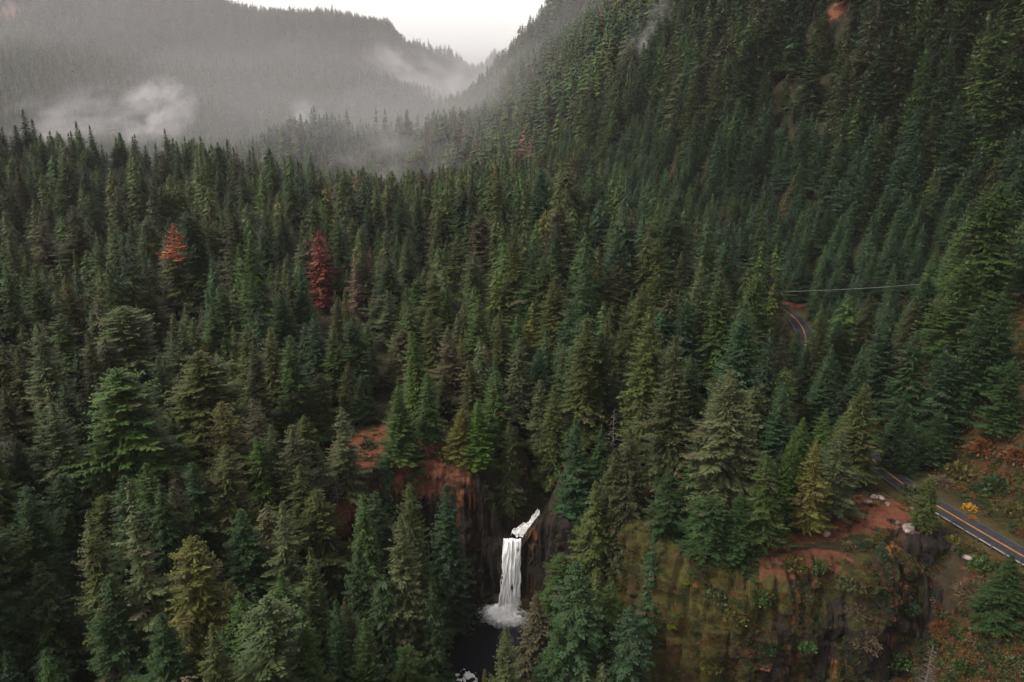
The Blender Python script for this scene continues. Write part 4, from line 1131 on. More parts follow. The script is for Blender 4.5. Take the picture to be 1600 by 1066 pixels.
# ------------------------------------------------------------------ single trees
M_RUST = M_NEEDLE
rngo = random.Random(5)
def vary(c, a=0.14):
    k = 1 + rngo.uniform(-a, a)
    return tuple(max(0, x * k * (1 + rngo.uniform(-.06, .06))) for x in c) + (1.0,)
def dead_meshes():
    out = {}
    v, f, t, h, d = crown_arrays(71, H=34, Rm=4.6, nb=190, base=.10, pw=.3, top_round=.85, up=(.15, -.1), droop=.2, gap=.5, fan=.42, hang=.45, kw=.34, dry=0)
    v, f, t, h, d = join_arrays((v, f, t, h, d), skirt_arrays(71, 34, 4.6, nt=15, nb=9, base=.12, pw=.3, top_round=.85, frac=.6, gap=.4, wide=.8))
    out["red"] = (mesh_np("crown_red", v, f, [M_NEEDLE], False, {"tone": t, "hue": h, "dry": d}), 34, 4.6)
    v, f, t, h, d = crown_arrays(72, H=40, Rm=6.2, nb=190, base=.20, pw=.55, up=(.3, -.05), droop=.14, flick=.16, gap=.5, fan=.44, hang=.3, dry=0, lo=.64)
    out["half_top"] = (mesh_np("dead_top", v, f, [M_NEEDLE], False, {"tone": t, "hue": h, "dry": d}), 40, 6.2)
    v, f, t, h, d = crown_arrays(73, H=40, Rm=6.0, nb=190, base=.20, pw=.62, up=(.3, -.1), droop=.2, gap=.45, fan=.44, hang=.3, dry=.1, hi=.66)
    v, f, t, h, d = join_arrays((v, f, t, h, d), skirt_arrays(73, 40, 6.0, nt=14, nb=9, base=.2, pw=.62, frac=.55, gap=.4, wide=.8, hi=.6))
    out["half_low"] = (mesh_np("crown_half", v, f, [M_NEEDLE], False, {"tone": t, "hue": h, "dry": d}), 40, 6.0)
    v, f, t, h, d = crown_arrays(74, H=36, Rm=4.0, nb=150, base=.15, pw=.6, up=(.25, -.1), droop=.2, gap=.5, fan=.42, hang=.3, kw=.22, dry=0)
    v, f, t, h, d = join_arrays((v, f, t, h, d), skirt_arrays(74, 36, 4.0, nt=12, nb=7, base=.15, pw=.6, frac=.5, gap=.4, wide=.6))
    out["tan_dead"] = (mesh_np("crown_tan", v, f, [M_NEEDLE], False, {"tone": t, "hue": h, "dry": d}), 36, 4.0)
    v, f = limbs_arrays(75, 22, 4.2, 90, .08, .05, .1, 5, .8); out["bare"] = (mesh_np("limbs", v, f, [M_GREYWOOD]), 22, 4.2)
    v, f = limbs_arrays(76, 26, 2.2, 46, .3, .06, .3, 2, .4); out["snag"] = (mesh_np("limbs", v, f, [M_GREYWOOD]), 26, 2.2)
    return out
DEADM = dead_meshes()
RUSTY = {"orange": (.27, .072, .024), "red": (.112, .029, .016), "tan": (.110, .070, .048), "grey": (.2, .18, .16)}
PLACED = []
def place_tree(t, idx):
    kn = t["kind"]
    rz = rngo.uniform(0, 6.283)
    nm = {"red": "dead_fir_tree", "half_red": "half_dead_fir_tree", "tan_dead": "dead_fir_tree", "bare": "bare_tree", "snag": "bare_snag"}.get(kn, "cedar_tree" if kn == "cedar" else "fir_tree")
    root = bpy.data.objects.new(nm, None); COL.objects.link(root); root.empty_display_size = 1
    root.location = (t["x"], t["y"], t["z"]); root.rotation_euler = (0, 0, rz)
    def child(name, me, s, col=None):
        o = bpy.data.objects.new(name, me); COL.objects.link(o); o.parent = root; o.scale = s
        if col: o.color = col
        return o
    if kn in ("red", "tan_dead"):
        me, H0, R0 = DEADM[kn]; sz, sx = t["h"] / H0, t["w"] / 2 / R0
        child("crown", me, (sx, sx, sz), (*RUSTY[t["col"]], 1)); tv, tf = trunk_arrays(H0, .4, 3)
        child("trunk", mesh_np("trunk", tv, tf, [M_BARK], True), (1, 1, sz))
    elif kn == "half_red":
        me, H0, R0 = DEADM["half_top"]; sz, sx = t["h"] / H0, t["w"] / 2 / R0
        o = child("dead_top", me, (sx, sx, sz), (*RUSTY["orange"], 1)); o["label"] = "bright orange dead top"
        child("crown", DEADM["half_low"][0], (sx, sx, sz), (*PAL["o"], 1)); tv, tf = trunk_arrays(H0, .4, 4)
        child("trunk", mesh_np("trunk", tv, tf, [M_BARK], True), (1, 1, sz))
    elif kn in ("bare", "snag"):
        me, H0, R0 = DEADM[kn]; sz, sx = t["h"] / H0, t["w"] / 2 / R0
        child("crown", me, (sx, sx, sz)); tv, tf = trunk_arrays(H0, .28, 5)
        child("trunk", mesh_np("trunk", tv, tf, [M_GREYWOOD], True), (1, 1, sz))
    else:
        lst = PROTO[kn]; cm, tm, H0, R0 = lst[idx % len(lst)]
        sz, sx = t["h"] / H0, t["w"] / 2 / R0
        child("crown", cm, (sx, sx, sz), vary(PAL[t["col"]], .12)); k = max(.5, min(1.3, sz)); child("trunk", tm, (k, k, sz))
    PLACED.append((root, t))
    return root
for n_, i in enumerate(CHOSEN):
    place_tree(TREES[i], n_)

# ------------------------------------------------------------------ the rest of the forest: one object of instanced trees
rest = [TREES[i] for i in order[298:]]
NM, NL = len(MID), len(LOW)
rgf = np.random.default_rng(8)
kinds_mid = {"layered": (0, 1), "spire": (2, 3), "cone": (4, 5), "round": (6, 7), "sparse": (1, 0), "cedar": (6, 2)}
kinds_low = {"layered": 0, "spire": 1, "cone": 2, "round": 3, "sparse": 4, "cedar": 3}
PV, PI, PS, PR, PC = [], [], [], [], []
for t in rest:
    if t["kind"] in ("red", "half_red", "tan_dead", "bare", "snag"): continue
    if t["t"] < 900:
        j = kinds_mid[t["kind"]][rgf.integers(2)]; H0, R0 = MID[j][1], MID[j][2]
    else:
        j0 = kinds_low[t["kind"]]; H0, R0 = LOW[j0][1], LOW[j0][2]; j = NM + j0
    PV.append((t["x"], t["y"], t["z"])); PI.append(j); PS.append((t["w"] / 2 / R0, t["w"] / 2 / R0, t["h"] / H0)); PR.append(rgf.uniform(0, 6.28))
    c = np.array(PAL[t["col"]]) * (1 + rgf.normal(0, .12)) * (1 + rgf.normal(0, .05, 3))
    if rgf.uniform() < 0.006 and t["t"] > 420: c = np.array((.11, .050, .036))
    PC.append(np.clip(c, 0.005, 1))
fm_ = bpy.data.meshes.new("forest"); fm_.vertices.add(len(PV)); fm_.vertices.foreach_set("co", np.array(PV, np.float32).ravel())
a_ = fm_.attributes.new("proto", 'INT', 'POINT'); a_.data.foreach_set("value", np.array(PI, np.int32))
a_ = fm_.attributes.new("size", 'FLOAT_VECTOR', 'POINT'); a_.data.foreach_set("vector", np.array(PS, np.float32).ravel())
a_ = fm_.attributes.new("turn", 'FLOAT', 'POINT'); a_.data.foreach_set("value", np.array(PR, np.float32))
a_ = fm_.attributes.new("tint", 'FLOAT_COLOR', 'POINT'); a_.data.foreach_set("color", np.c_[np.array(PC), np.ones(len(PC))].astype(np.float32).ravel())
def instancer(name, me, protos):
    o = obj(name, me)
    ng = bpy.data.node_groups.new(name, 'GeometryNodeTree')
    ng.interface.new_socket("Geometry", in_out='INPUT', socket_type='NodeSocketGeometry'); ng.interface.new_socket("Geometry", in_out='OUTPUT', socket_type='NodeSocketGeometry')
    gi = ng.nodes.new("NodeGroupInput"); go = ng.nodes.new("NodeGroupOutput"); jn = ng.nodes.new("GeometryNodeJoinGeometry")
    def named(n, t):
        k = ng.nodes.new("GeometryNodeInputNamedAttribute"); k.data_type = t; k.inputs[0].default_value = n
        return k.outputs[0]
    ind, siz, trn = named("proto", 'INT'), named("size", 'FLOAT_VECTOR'), named("turn", 'FLOAT')
    cmb = ng.nodes.new("ShaderNodeCombineXYZ"); ng.links.new(trn, cmb.inputs[2])
    e2r = ng.nodes.new("FunctionNodeEulerToRotation"); ng.links.new(cmb.outputs[0], e2r.inputs[0])
    for j, pm in enumerate(protos):
        po = bpy.data.objects.new(name + "_source", pm)
        oi = ng.nodes.new("GeometryNodeObjectInfo"); oi.inputs["Object"].default_value = po; oi.inputs["As Instance"].default_value = False
        cmp_ = ng.nodes.new("FunctionNodeCompare"); cmp_.data_type = 'INT'; cmp_.operation = 'EQUAL'
        ng.links.new(ind, cmp_.inputs[2]); cmp_.inputs[3].default_value = j
        ip = ng.nodes.new("GeometryNodeInstanceOnPoints")
        ng.links.new(gi.outputs[0], ip.inputs["Points"]); ng.links.new(cmp_.outputs[0], ip.inputs["Selection"]); ng.links.new(oi.outputs["Geometry"], ip.inputs["Instance"])
        ng.links.new(e2r.outputs[0], ip.inputs["Rotation"]); ng.links.new(siz, ip.inputs["Scale"]); ng.links.new(ip.outputs[0], jn.inputs[0])
    ng.links.new(jn.outputs[0], go.inputs[0])
    md = o.modifiers.new("instances", 'NODES'); md.node_group = ng
    return o
forest = instancer("forest", fm_, [m[0] for m in MID] + [m[0] for m in LOW])
tag(forest, "dense conifer forest covering the valley floor and the mountainsides", "forest", kind="stuff")
print("forest points", len(PV))

# ------------------------------------------------------------------ bushes, brush and ferns
from mathutils.bvhtree import BVHTree
def bvh_of(obs):
    V_, F_, b = [], [], 0
    for o in obs:
        me = o.data; n = len(me.vertices)
        co = np.empty(n * 3, np.float32); me.vertices.foreach_get("co", co); co = co.reshape(-1, 3)
        li = np.empty(len(me.loops), np.int32); me.loops.foreach_get("vertex_index", li); q = li.reshape(-1, 4)
        if o is ground:
            c = co[q[:, 0]]; q = q[(np.abs(c[:, 0]) < 260) & (c[:, 1] > 90) & (c[:, 1] < 480)]
        V_.append(co); F_.append(q + b); b += n
    return BVHTree.FromPolygons(np.concatenate(V_).tolist(), np.concatenate(F_).tolist())
BVH = bvh_of([ground, wall, bluff, colu])
def hit_px(px, py):
    r = Vector(ray(px, py)).normalized()
    loc, nrm, _i, dist = BVH.ray_cast(Vector((0, 0, CAMZ)), r, 900)
    return loc, nrm, dist
def bush_arrays(seed, n=150, flat=0.8, leaf=0.30, twig=False):
    rg = np.random.default_rng(seed)
    d = rg.normal(0, 1, (n, 3)); d /= np.linalg.norm(d, axis=1)[:, None]; d[:, 2] = np.abs(d[:, 2]) * 1.1 - 0.12
    lob = 0.72 + 0.5 * _hash(np.floor(d[:, 0] * 2.2 + 9), np.floor(d[:, 1] * 2.2 + d[:, 2] * 3 + 9), seed)
    r = rg.uniform(0.35, 1, n) ** 0.5 * lob
    c = d * r[:, None] * np.array([1, 1, flat])
    dr = d + rg.normal(0, .6, (n, 3)); dr /= np.linalg.norm(dr, axis=1)[:, None]
    w = np.cross(dr, rg.normal(0, 1, (n, 3))); w /= np.linalg.norm(w, axis=1)[:, None]
    ls = leaf * rg.uniform(.6, 1.4, n)[:, None]; wd = ls * (0.10 if twig else 0.32)
    if twig: ls = ls * 1.2
    P = np.stack([c, c + dr * ls * .5 + w * wd, c + dr * ls, c + dr * ls * .5 - w * wd], 1).reshape(-1, 3)
    rep = lambda a: np.repeat(a, 4)
    return P, np.arange(4 * n).reshape(-1, 4), rep(np.clip(rg.normal(.5, .22, n), 0, 1)), rep(rg.uniform(0, 1, n)), np.zeros(4 * n)
def bush_mesh(name, mat, *a, **k):
    v, f, t, h, d = bush_arrays(*a, **k)
    return mesh_np(name, v, f, [mat], False, {"tone": t, "hue": h, "dry": d})
BUSH = {"leafy": [bush_mesh("leaves", M_NEEDLE, 11, 420, .85, .26), bush_mesh("leaves", M_NEEDLE, 12, 420, .95, .24)], "twiggy": [bush_mesh("twigs", M_NEEDLE, 13, 700, .9, .26, True)],
        "flat": [bush_mesh("leaves", M_NEEDLE, 14, 360, .5, .28)]}
BCOL = {"green": (.030, .058, .012), "dark": (.016, .032, .009), "olive": (.060, .058, .012), "sage": (.046, .054, .022), "yellow": (.30, .165, .016), "lime": (.090, .118, .010), "tan": (.080, .058, .032), "rust": (.092, .038, .012), "orange": (.28, .085, .014), "bright": (.024, .085, .016)}
G1 = "bushes on the mossy cliff"
def bush(px, py, wpx, form, col, label, group=None):
    loc, nrm, dist = hit_px(px, py)
    if loc is None: return
    f = project(loc.x, loc.y, loc.z)[2]
    s = float(wpx * f / FPX / 2) * (0.86 if group == G1 else 1.1)
    b = empty("bush", loc - Vector((0, 0, s * 0.15))); b.rotation_euler = (0, 0, (px * 7 + py) % 6.28)
    lst = BUSH[form]; o = obj("leaves" if form != "twiggy" else "twigs", lst[int(px) % len(lst)], b); o.scale = (s, s, s); o.color = (*BCOL[col], 1)
    stem = MB(); stem.tube([(0, 0, -.3 * s), (0.06 * s, 0, .3 * s), (0, .05 * s, .7 * s)], [.07 * s, .05 * s, .02 * s], 6); stem.build("stem", M_BARK, b)
    tag(b, label, "bush", group)
G1, G2, G3 = "bushes on the mossy cliff", "bushes on the brown bank above the road", "bushes beside the road and knoll"
for a_ in [
    (1535, 888, 36, "leafy", "green", "round bright green bush just below the guardrail", G3), (1500, 862, 20, "leafy", "dark", "small dark round bush below the guardrail", G3),
    (1515, 796, 19, "leafy", "yellow", "bright yellow autumn bush above the road", G2), (1519, 812, 14, "twiggy", "orange", "little orange brown bush under the bright yellow one", G2),
    (1580, 590, 15, "leafy", "yellow", "yellow autumn bush on top of the brown bank by the trees", G2), (1428, 772, 46, "flat", "sage", "low pale sage shrub between the knoll and the road", G3),
    (1258, 935, 32, "leafy", "sage", "round sage green bush below the red soil on the cliff", G1), (1262, 1010, 30, "leafy", "bright", "fresh green bush low on the dark cliff face", G1),
    (1330, 912, 44, "flat", "sage", "pale sage bush in the middle of the cliff top", G1), (1240, 884, 44, "leafy", "olive", "olive bush at the lower tip of the red soil", G1),
    (1278, 884, 36, "leafy", "green", "green bush between two streaks of red soil", G1), (1405, 1035, 44, "leafy", "green", "dull green bush near the bottom right of the cliff", G1),
    (1528, 928, 56, "twiggy", "tan", "pale bare bush spread below the round bright green one", G3), (1322, 800, 32, "leafy", "olive", "olive shrub at the left end of the knoll top", G3),
    (1081, 893, 20, "flat", "bright", "vivid green mossy clump near the cliff edge", G1), (1073, 909, 16, "flat", "lime", "yellow green clump under the vivid green one", G1),
    (1049, 978, 15, "flat", "lime", "lone lime green tuft on the left of the cliff face", G1), (1087, 915, 9, "leafy", "orange", "tiny orange tuft beside the yellow green clump", G1),
    (1122, 930, 50, "leafy", "sage", "wide grey green bush on the upper cliff face", G1), (1092, 872, 34, "twiggy", "tan", "dry tan shrub at the upper rim of the mossy cliff", G1),
    (1186, 932, 44, "leafy", "green", "green bush hanging over the dark overhang", G1), (1150, 965, 40, "leafy", "olive", "olive bush above the dark overhang of the cliff", G1),
    (1340, 955, 44, "twiggy", "tan", "tan dry bush under the small bluish fir", G1), (1352, 1005, 46, "twiggy", "tan", "tan twiggy bush beside a pale rock rib low down", G1),
    (1200, 1010, 36, "leafy", "dark", "dark bush at the foot of the mossy cliff", G1), (1110, 1040, 40, "leafy", "olive", "olive bush at the bottom edge under the moss", G1),
    (1475, 985, 46, "twiggy", "rust", "rusty bush on the steep slope below the road", G1), (1560, 985, 46, "leafy", "olive", "olive bush low on the right slope below the road", G1),
    (1585, 1040, 44, "leafy", "sage", "sage bush in the bottom right corner", G1), (1420, 950, 40, "leafy", "dark", "dark bush below the basalt columns", G1), (1510, 1045, 40, "leafy", "dark", "dark bush at the bottom edge right of the bare tree", G1),
    (703, 716, 34, "leafy", "olive", "olive bush growing in the middle of the red soil bluff", None), (655, 742, 26, "leafy", "green", "green bush on the lower left of the red soil bluff", None), (575, 700, 26, "leafy", "dark", "dark bush on the red soil slope left of the bluff", None),
    (838, 950, 46, "twiggy", "tan", "tan bare shrub at the pool edge right of the waterfall", None), (822, 975, 34, "leafy", "rust", "rust brown shrub on the bank right of the pool", None),
    (1450, 722, 40, "leafy", "lime", "yellow green bush at the left foot of the brown bank", G2), (1480, 700, 36, "leafy", "olive", "olive bush low on the brown bank", G2),
    (1540, 702, 40, "leafy", "rust", "rust brown bush in the middle of the bank", G2), (1572, 652, 40, "leafy", "olive", "olive bush high on the brown bank", G2), (1500, 742, 46, "leafy", "olive", "wide olive bush just above the road", G2),
    (1560, 762, 46, "leafy", "dark", "dark bush right of the bright yellow one", G2), (1592, 715, 40, "leafy", "rust", "rust bush at the right edge of the bank", G2), (1532, 645, 36, "twiggy", "tan", "tan twiggy bush near the top of the bank", G2),
    (1496, 655, 38, "leafy", "rust", "rusty bush at the upper left of the brown bank", G2), (1590, 802, 40, "leafy", "olive", "olive bush at the right edge just above the road", G2), (1470, 758, 34, "twiggy", "tan", "tan dry shrub beside the upper road verge", G2),
]: bush(*a_)

# the uncountable rest: brush, ferns and moss tufts
UG = [bush_mesh("undergrowth_tuft", M_NEEDLE_F, 21, 120, .7, .36), bush_mesh("undergrowth_tuft", M_NEEDLE_F, 22, 120, .9, .34), bush_mesh("undergrowth_tuft", M_NEEDLE_F, 23, 170, .8, .34, True), bush_mesh("undergrowth_tuft", M_NEEDLE_F, 24, 130, .45, .38)]
rgu = np.random.default_rng(44)
UV_, UI, US, UR, UC = [], [], [], [], []
def tuft(p, s, col, form):
    UV_.append(p); UI.append(form); US.append((s, s, s * rgu.uniform(.7, 1.2))); UR.append(rgu.uniform(0, 6.28)); UC.append(np.clip(np.array(BCOL[col]) * rgu.uniform(.75, 1.2) * (1 + rgu.normal(0, .07, 3)), .004, 1))
def on_sheet(o, dens, fn):
    me = o.data; n = len(me.polygons)
    cen = np.empty(n * 3, np.float32); me.polygons.foreach_get("center", cen); cen = cen.reshape(-1, 3)
    ar = np.empty(n, np.float32); me.polygons.foreach_get("area", ar)
    for i in np.nonzero(rgu.uniform(size=n) < ar * dens)[0]:
        fn(cen[i])
def on_bluff(c):
    cl = fbm(c[0] / 6 + 3, c[2] / 7 + c[1] / 9, 91, 3)
    if cl < -0.12: return
    k = rgu.choice(["olive", "olive", "sage", "dark", "tan", "rust", "green", "lime"], p=[.30, .05, .08, .28, .09, .14, .05, .01]) if c[0] < 84 else rgu.choice(["olive", "dark", "tan", "rust", "green"], p=[.22, .34, .14, .22, .08])
    tuft(c, rgu.uniform(.2, .72) * (1 + .5 * max(0, cl)), k, rgu.integers(4))
on_sheet(bluff, 1.35, on_bluff)
def on_wall(c):
    if fbm(c[0] / 6, c[2] / 5, 92, 3) < 0.16 and c[2] < 38: return
    if -6 < c[0] < 5 and c[2] < 28: return
    tuft(c, rgu.uniform(.3, .9), rgu.choice(["dark", "green", "olive", "rust"], p=[.5, .2, .15, .15]), rgu.integers(4))
on_sheet(wall, 0.30, on_wall)
on_sheet(colu, 0.25, lambda c: tuft(c, rgu.uniform(.25, .6), rgu.choice(["dark", "olive", "rust"]), rgu.integers(4)) if c[2] < 38 or c[2] > 45.5 else None)
def on_ground(n, x0, x1, y0, y1, fn):
    X = rgu.uniform(x0, x1, n); Y = rgu.uniform(y0, y1, n); Z = terrain(X, Y)
    rd, _, rs = seg_dist(X, Y, ROAD); gd, gp, _ = seg_dist(X, Y, RIVER)
    ok = (rd > 5.6) & (Z > 0.5)
    for i in np.nonzero(ok)[0]: fn(X[i], Y[i], Z[i], rd[i])
def bank(x, y, z, rd):
    fx = np.interp(y, FOOT_Y, FOOT_X)
    if x < fx - 4: return
    if rd < 8 and rgu.uniform() < .6:
        tuft((x, y, z), rgu.uniform(.2, .45), rgu.choice(["tan", "olive", "lime"], p=[.5, .4, .1]), 3); return
    if fbm(x / 9, y / 9, 93, 3) < -.15: return
    tuft((x, y, z), rgu.uniform(.4, 1.4), rgu.choice(["olive", "rust", "tan", "dark", "green"], p=[.28, .30, .08, .28, .06]), rgu.integers(4))
on_ground(2500, 118, 240, 150, 290, bank)
on_ground(5200, 116, 186, 160, 264, bank)
def slope_below(x, y, z, rd):
    cd, cp, cs = seg_dist(np.array([x]), np.array([y]), RIM)
    if cs[0] > 0 or x < 40: return
    if fbm(x / 8, y / 8, 94, 3) < -.2: return
    tuft((x, y, z), rgu.uniform(.5, 1.5), rgu.choice(["olive", "rust", "tan", "dark", "green"], p=[.26, .26, .08, .34, .06]), rgu.integers(4))
on_ground(2500, 60, 175, 105, 182, slope_below)
on_ground(3200, 84, 142, 126, 180, slope_below)
def knoll(x, y, z, rd):
    if fbm(x / 5, y / 5, 95, 3) < .06: return
    tuft((x, y, z), rgu.uniform(.25, .9), rgu.choice(["olive", "dark", "green", "tan", "rust"], p=[.32, .28, .15, .15, .1]), rgu.integers(4))
on_ground(900, 60, 122, 172, 200, knoll)
def woods(x, y, z, rd):
    if fbm(x / 7, y / 7, 96, 2) < -.1 or soil_mask(x, y) > .35: return
    tuft((x, y, z), rgu.uniform(.5, 1.6), rgu.choice(["dark", "green", "olive", "rust"], p=[.5, .22, .16, .12]), rgu.integers(4))
on_ground(5200, -120, 60, 110, 262, woods)
def bluffs(x, y, z, rd):
    if fbm(x / 4, y / 4, 97, 3) < .12: return
    tuft((x, y, z), rgu.uniform(.25, .7), rgu.choice(["dark", "olive", "green"]), rgu.integers(4))
on_ground(1500, -62, -8, 208, 246, bluffs)
um = bpy.data.meshes.new("undergrowth"); um.vertices.add(len(UV_)); um.vertices.foreach_set("co", np.array(UV_, np.float32).ravel())
a_ = um.attributes.new("proto", 'INT', 'POINT'); a_.data.foreach_set("value", np.array(UI, np.int32))
a_ = um.attributes.new("size", 'FLOAT_VECTOR', 'POINT'); a_.data.foreach_set("vector", np.array(US, np.float32).ravel())
a_ = um.attributes.new("turn", 'FLOAT', 'POINT'); a_.data.foreach_set("value", np.array(UR, np.float32))
a_ = um.attributes.new("tint", 'FLOAT_COLOR', 'POINT'); a_.data.foreach_set("color", np.c_[np.array(UC), np.ones(len(UC))].astype(np.float32).ravel())
und = instancer("undergrowth", um, UG)
tag(und, "brush, ferns and moss tufts on the cliffs, banks and forest floor", "undergrowth", kind="stuff")
print("undergrowth", len(UV_))

# ------------------------------------------------------------------ what each tree is called
MARKS = [   # landmarks a viewer can find
    (800, 880, "the waterfall"), (748, 1010, "the dark plunge pool"), (675, 690, "the red soil bluff"), (568, 680, "the red soil slope"), (1040, 910, "the mossy cliff edge"), (1165, 860, "the rim of the mossy cliff"),
    (1395, 800, "the boulder topped knoll"), (1530, 835, "the two lane road"), (1325, 455, "the power cable"), (272, 385, "the orange topped fir"), (497, 425, "the red dead fir"), (553, 450, "the tan dead fir"),
    (1520, 690, "the brown bank"), (820, 818, "the upper cascade"), (1242, 497, "the glimpsed road bend"), (1458, 1035, "the bare grey tree"), (1142, 690, "the tall knoll fir"), (735, 820, "the streaked rock wall")]
AREAS = [(60, 1040, "in the bottom left corner"), (300, 1030, "along the bottom edge"), (500, 1010, "at the bottom left of the pool"), (900, 1030, "at the bottom right of the pool"), (60, 840, "at the lower left edge"),
         (40, 640, "at the left edge"), (200, 700, "in the left foreground"), (200, 860, "in the lower left foreground"), (380, 800, "in the lower left middle"), (420, 620, "beyond the red slope"), (120, 460, "in the upper left woods"), (330, 520, "in the left middle woods"),
         (60, 240, "on the misty left ridge"), (230, 250, "on the misty ridge"), (420, 290, "above the red dead fir"), (640, 310, "before the low mist"), (800, 480, "in the middle woods"), (950, 480, "in the woods right of centre"), (950, 330, "at the right mountain foot"),
         (1120, 480, "on the lower right slope"), (1000, 640, "in the right middle woods"), (900, 760, "above the gorge bank"), (1100, 300, "low on the right mountainside"), (1350, 300, "on the right mountainside"), (1400, 100, "high on the right mountainside"), (1520, 420, "at the right edge"), (1400, 560, "on the dark slope over the road"), (700, 540, "in the woods above the falls"), (560, 180, "on the low hazy hill")]
SHAPE = {"layered": "layered fir", "spire": "slender fir", "cone": "conical fir", "round": "round topped fir", "cedar": "drooping cedar", "sparse": "open branched fir", "red": "dead fir", "half_red": "half dead fir", "tan_dead": "dead fir", "bare": "bare tree", "snag": "bare snag"}
ORD = ["leftmost", "second from left", "third from left", "fourth from left", "fifth from left", "sixth from left", "seventh from left", "eighth from left", "ninth from left", "tenth from left", "eleventh from left", "twelfth from left", "thirteenth from left", "fourteenth from left"]
NUM = ["", "", "two", "three", "four", "five", "six", "seven", "eight", "nine", "ten", "eleven", "twelve", "thirteen", "fourteen"]
FIX = {"half_red": "fir with a bright orange dead top above green lower boughs", "red": "deep red dead fir standing among green firs left of centre", "tan_dead": "tan dead fir just right of the deep red dead one", "bare": "bare grey tree low on the slope at the bottom right"}
BOOK = {}
tall_cut = np.median([t["h"] for _, t in PLACED])
for root, t in PLACED:
    root["category"] = "cedar" if t["kind"] == "cedar" else "tree"
    if t["kind"] in FIX: root["label"] = FIX[t["kind"]]; continue
    if t["kind"] == "snag":
        root["label"] = {1092: "bare grey snag beside the tall fir on the cliff rim", 1566: "bare grey snag on the dark slope near the right edge", 150: "bare grey snag in the left foreground woods", 862: "bare grey snag in the woods above the upper cascade",
                         520: "bare grey snag just left of the red soil slope", 352: "bare grey snag in the left middle woods", 960: "bare grey snag in the dark woods right of the waterfall", 1235: "bare grey snag behind the boulder topped knoll"}[t["px"]]; continue
    if t["px"] == 1142 and t["py"] == 578: root["label"] = "tallest pale sage fir rising from the mossy cliff top"; continue
    root["group"] = "cedars in the gorge" if t["kind"] == "cedar" else "firs of the near forest"
    bx_, by_, _q = project(t["x"], t["y"], t["z"] + t["h"] * .6)
    best = min(((math.hypot(bx_ - mx, by_ - my), mx, my, nm) for mx, my, nm in MARKS), key=lambda q: q[0])
    if best[0] < 105:
        dx, dy = bx_ - best[1], by_ - best[2]
        where = ("left of " if dx < 0 else "right of ") if abs(dx) > abs(dy) * .8 else ("above " if dy < 0 else "below ")
        where += best[3]
    else:
        where = min(((math.hypot((bx_ - mx), (by_ - my) * 1.2), nm) for mx, my, nm in AREAS), key=lambda q: q[0])[1]
    BOOK.setdefault((PALNAME[t["col"]] + " " + SHAPE[t["kind"]], where), []).append((root, t))
for (what, where), lst in BOOK.items():
    if len(lst) == 1:
        lst[0][0]["label"] = what + " " + where; continue
    lst.sort(key=lambda q: q[1]["px"])
    n = len(lst)
    for k, (root, t) in enumerate(lst):
        pre = (["left", "right"][k] + " hand one of two") if n == 2 else ("rightmost of " + NUM[n] if k == n - 1 else ORD[k] + " of " + NUM[n])
        root["label"] = pre + " " + what + "s " + where

# ------------------------------------------------------------------ the air
def box_mesh(name, lo, hi):
    v = [(x, y, z) for z in (lo[2], hi[2]) for x, y in ((lo[0], lo[1]), (hi[0], lo[1]), (hi[0], hi[1]), (lo[0], hi[1]))]
    f = [(0, 3, 2, 1), (4, 5, 6, 7), (0, 1, 5, 4), (1, 2, 6, 5), (2, 3, 7, 6), (3, 0, 4, 7)]
    me = bpy.data.meshes.new(name); me.from_pydata(v, [], f); return me
HAZE_D = 0.000034
m, nt, out = new_mat("haze")
pv_ = nt.nodes.new("ShaderNodeVolumePrincipled")
pv_.inputs["Color"].default_value = (0.86, 0.83, 0.87, 1); pv_.inputs["Density"].default_value = HAZE_D; pv_.inputs["Anisotropy"].default_value = 0.0
nt.links.new(pv_.outputs[0], out.inputs["Volume"])
hz = obj("haze", box_mesh("haze", (-6700, -700, -90), (6700, 9700, 860))); hz.data.materials.append(m)
tag(hz, "pale grey haze filling the valley air", "haze", kind="stuff")

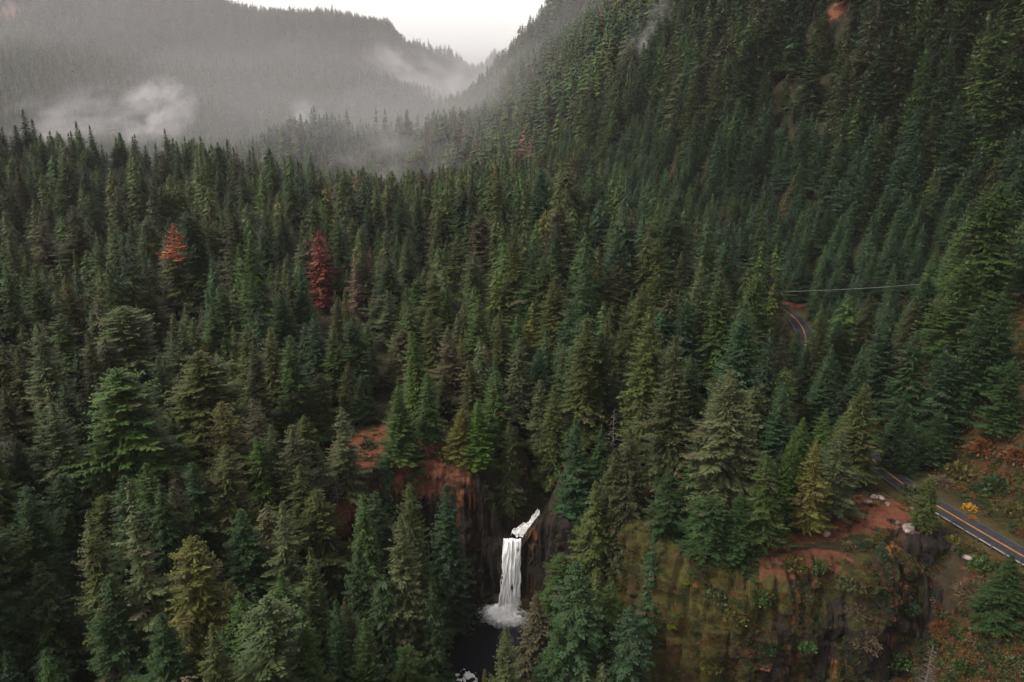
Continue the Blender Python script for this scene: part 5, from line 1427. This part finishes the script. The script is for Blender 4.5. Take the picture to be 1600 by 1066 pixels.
def mist(px, py, t_, w, h, dpt, dens, label, seed, lean=0.0, nscale=1.6, thr=(0.44, 0.72), core=0.15):
    """a drifting bank of cloud: an ellipsoid of air whose density is broken up by noise and fades to its edge"""
    c = np.array([0, 0, CAMZ]) + ray(px, py) * t_
    me = bpy.data.meshes.new("mist")
    nu, nv = 24, 14
    U, Vv = np.meshgrid(np.linspace(0, 2 * np.pi, nu), np.linspace(0, np.pi, nv), indexing='ij')
    P = np.stack([np.sin(Vv) * np.cos(U), np.sin(Vv) * np.sin(U), np.cos(Vv)], -1).reshape(-1, 3)
    me = mesh_np("mist", P, grid_faces(nu, nv))
    m, nt, out = new_mat("mist")
    co = nt.nodes.new("ShaderNodeTexCoord").outputs["Object"]
    ln = nt.nodes.new("ShaderNodeVectorMath"); ln.operation = 'LENGTH'; nt.links.new(co, ln.inputs[0])
    fall = mapr(nt, ln.outputs["Value"], 1.0, core)
    mv = nt.nodes.new("ShaderNodeVectorMath"); mv.operation = 'ADD'; nt.links.new(co, mv.inputs[0]); mv.inputs[1].default_value = (seed * 3.7, seed * 1.3, seed * 2.1)
    n = noise(nt, nscale, 5, 0.62, scalev(nt, mv.outputs[0], 1, .6, 1))
    d = math_(nt, 'MULTIPLY', math_(nt, 'MULTIPLY', mapr(nt, n, *thr), fall), dens)
    pv = nt.nodes.new("ShaderNodeVolumePrincipled"); pv.inputs["Color"].default_value = (0.90, 0.86, 0.905, 1); nt.links.new(d, pv.inputs["Density"])
    nt.links.new(pv.outputs[0], out.inputs["Volume"])
    me.materials.append(m)
    o = obj("mist", me, None, Vector(c)); o.scale = (w / 2, dpt / 2, h / 2); o.rotation_euler = (0, R(lean), 0)
    tag(o, label, "mist", "drifts of mist in the valley", "stuff")
    return o
mist(243, 178, 1280, 165, 115, 125, 0.060, "brightest plume of mist rising behind the left tree ridge", 1, -38)
mist(105, 192, 1380, 330, 130, 200, 0.010, "thin veil of mist left of the bright plume", 2, -15)
mist(640, 112, 1900, 260, 130, 200, 0.018, "mist plume clinging to the end of the far left mountain", 3, 25)
mist(612, 258, 880, 190, 110, 90, 0.011, "low white mist lying behind the mid ridge trees", 4, 0, 2.2, (0.44, 0.74))
mist(1026, 66, ground_px(1026, 90)[2] - 45, 75, 105, 60, 0.034, "small wisp of mist climbing the right mountainside", 5, 35)
mist(722, 150, 1750, 260, 190, 260, 0.012, "glowing mist filling the notch between the mountains", 6, -25)
mist(476, 182, 1330, 80, 70, 70, 0.030, "little white wisp left of the tallest tree on the low hill", 7, -30)
mist(330, 130, 1800, 2400, 1000, 700, 0.00065, "broad pale mist bank in front of the far left mountain", 8, 0, 1.0, (0.05, 0.50), 0.55)
mist(160, 385, 560, 26, 90, 40, 0.020, "faint vertical wisp among the trees left of the orange topped fir", 9, 8)
mist(560, 195, 1130, 1250, 260, 700, 0.0013, "thin bluish mist lying over the low hill in mid distance", 10, 0, 1.3, (0.25, 0.6))
mist(797, 935, 243.5, 13, 7, 9, 0.10, "fine spray drifting round the foot of the waterfall", 11, 0, 1.6, (0.2, 0.7))
mist(930, 130, 1230, 800, 480, 520, 0.0009, "thin haze over the far shoulder of the right mountain", 12, 0, 1.2, (0.1, 0.55), 0.3)
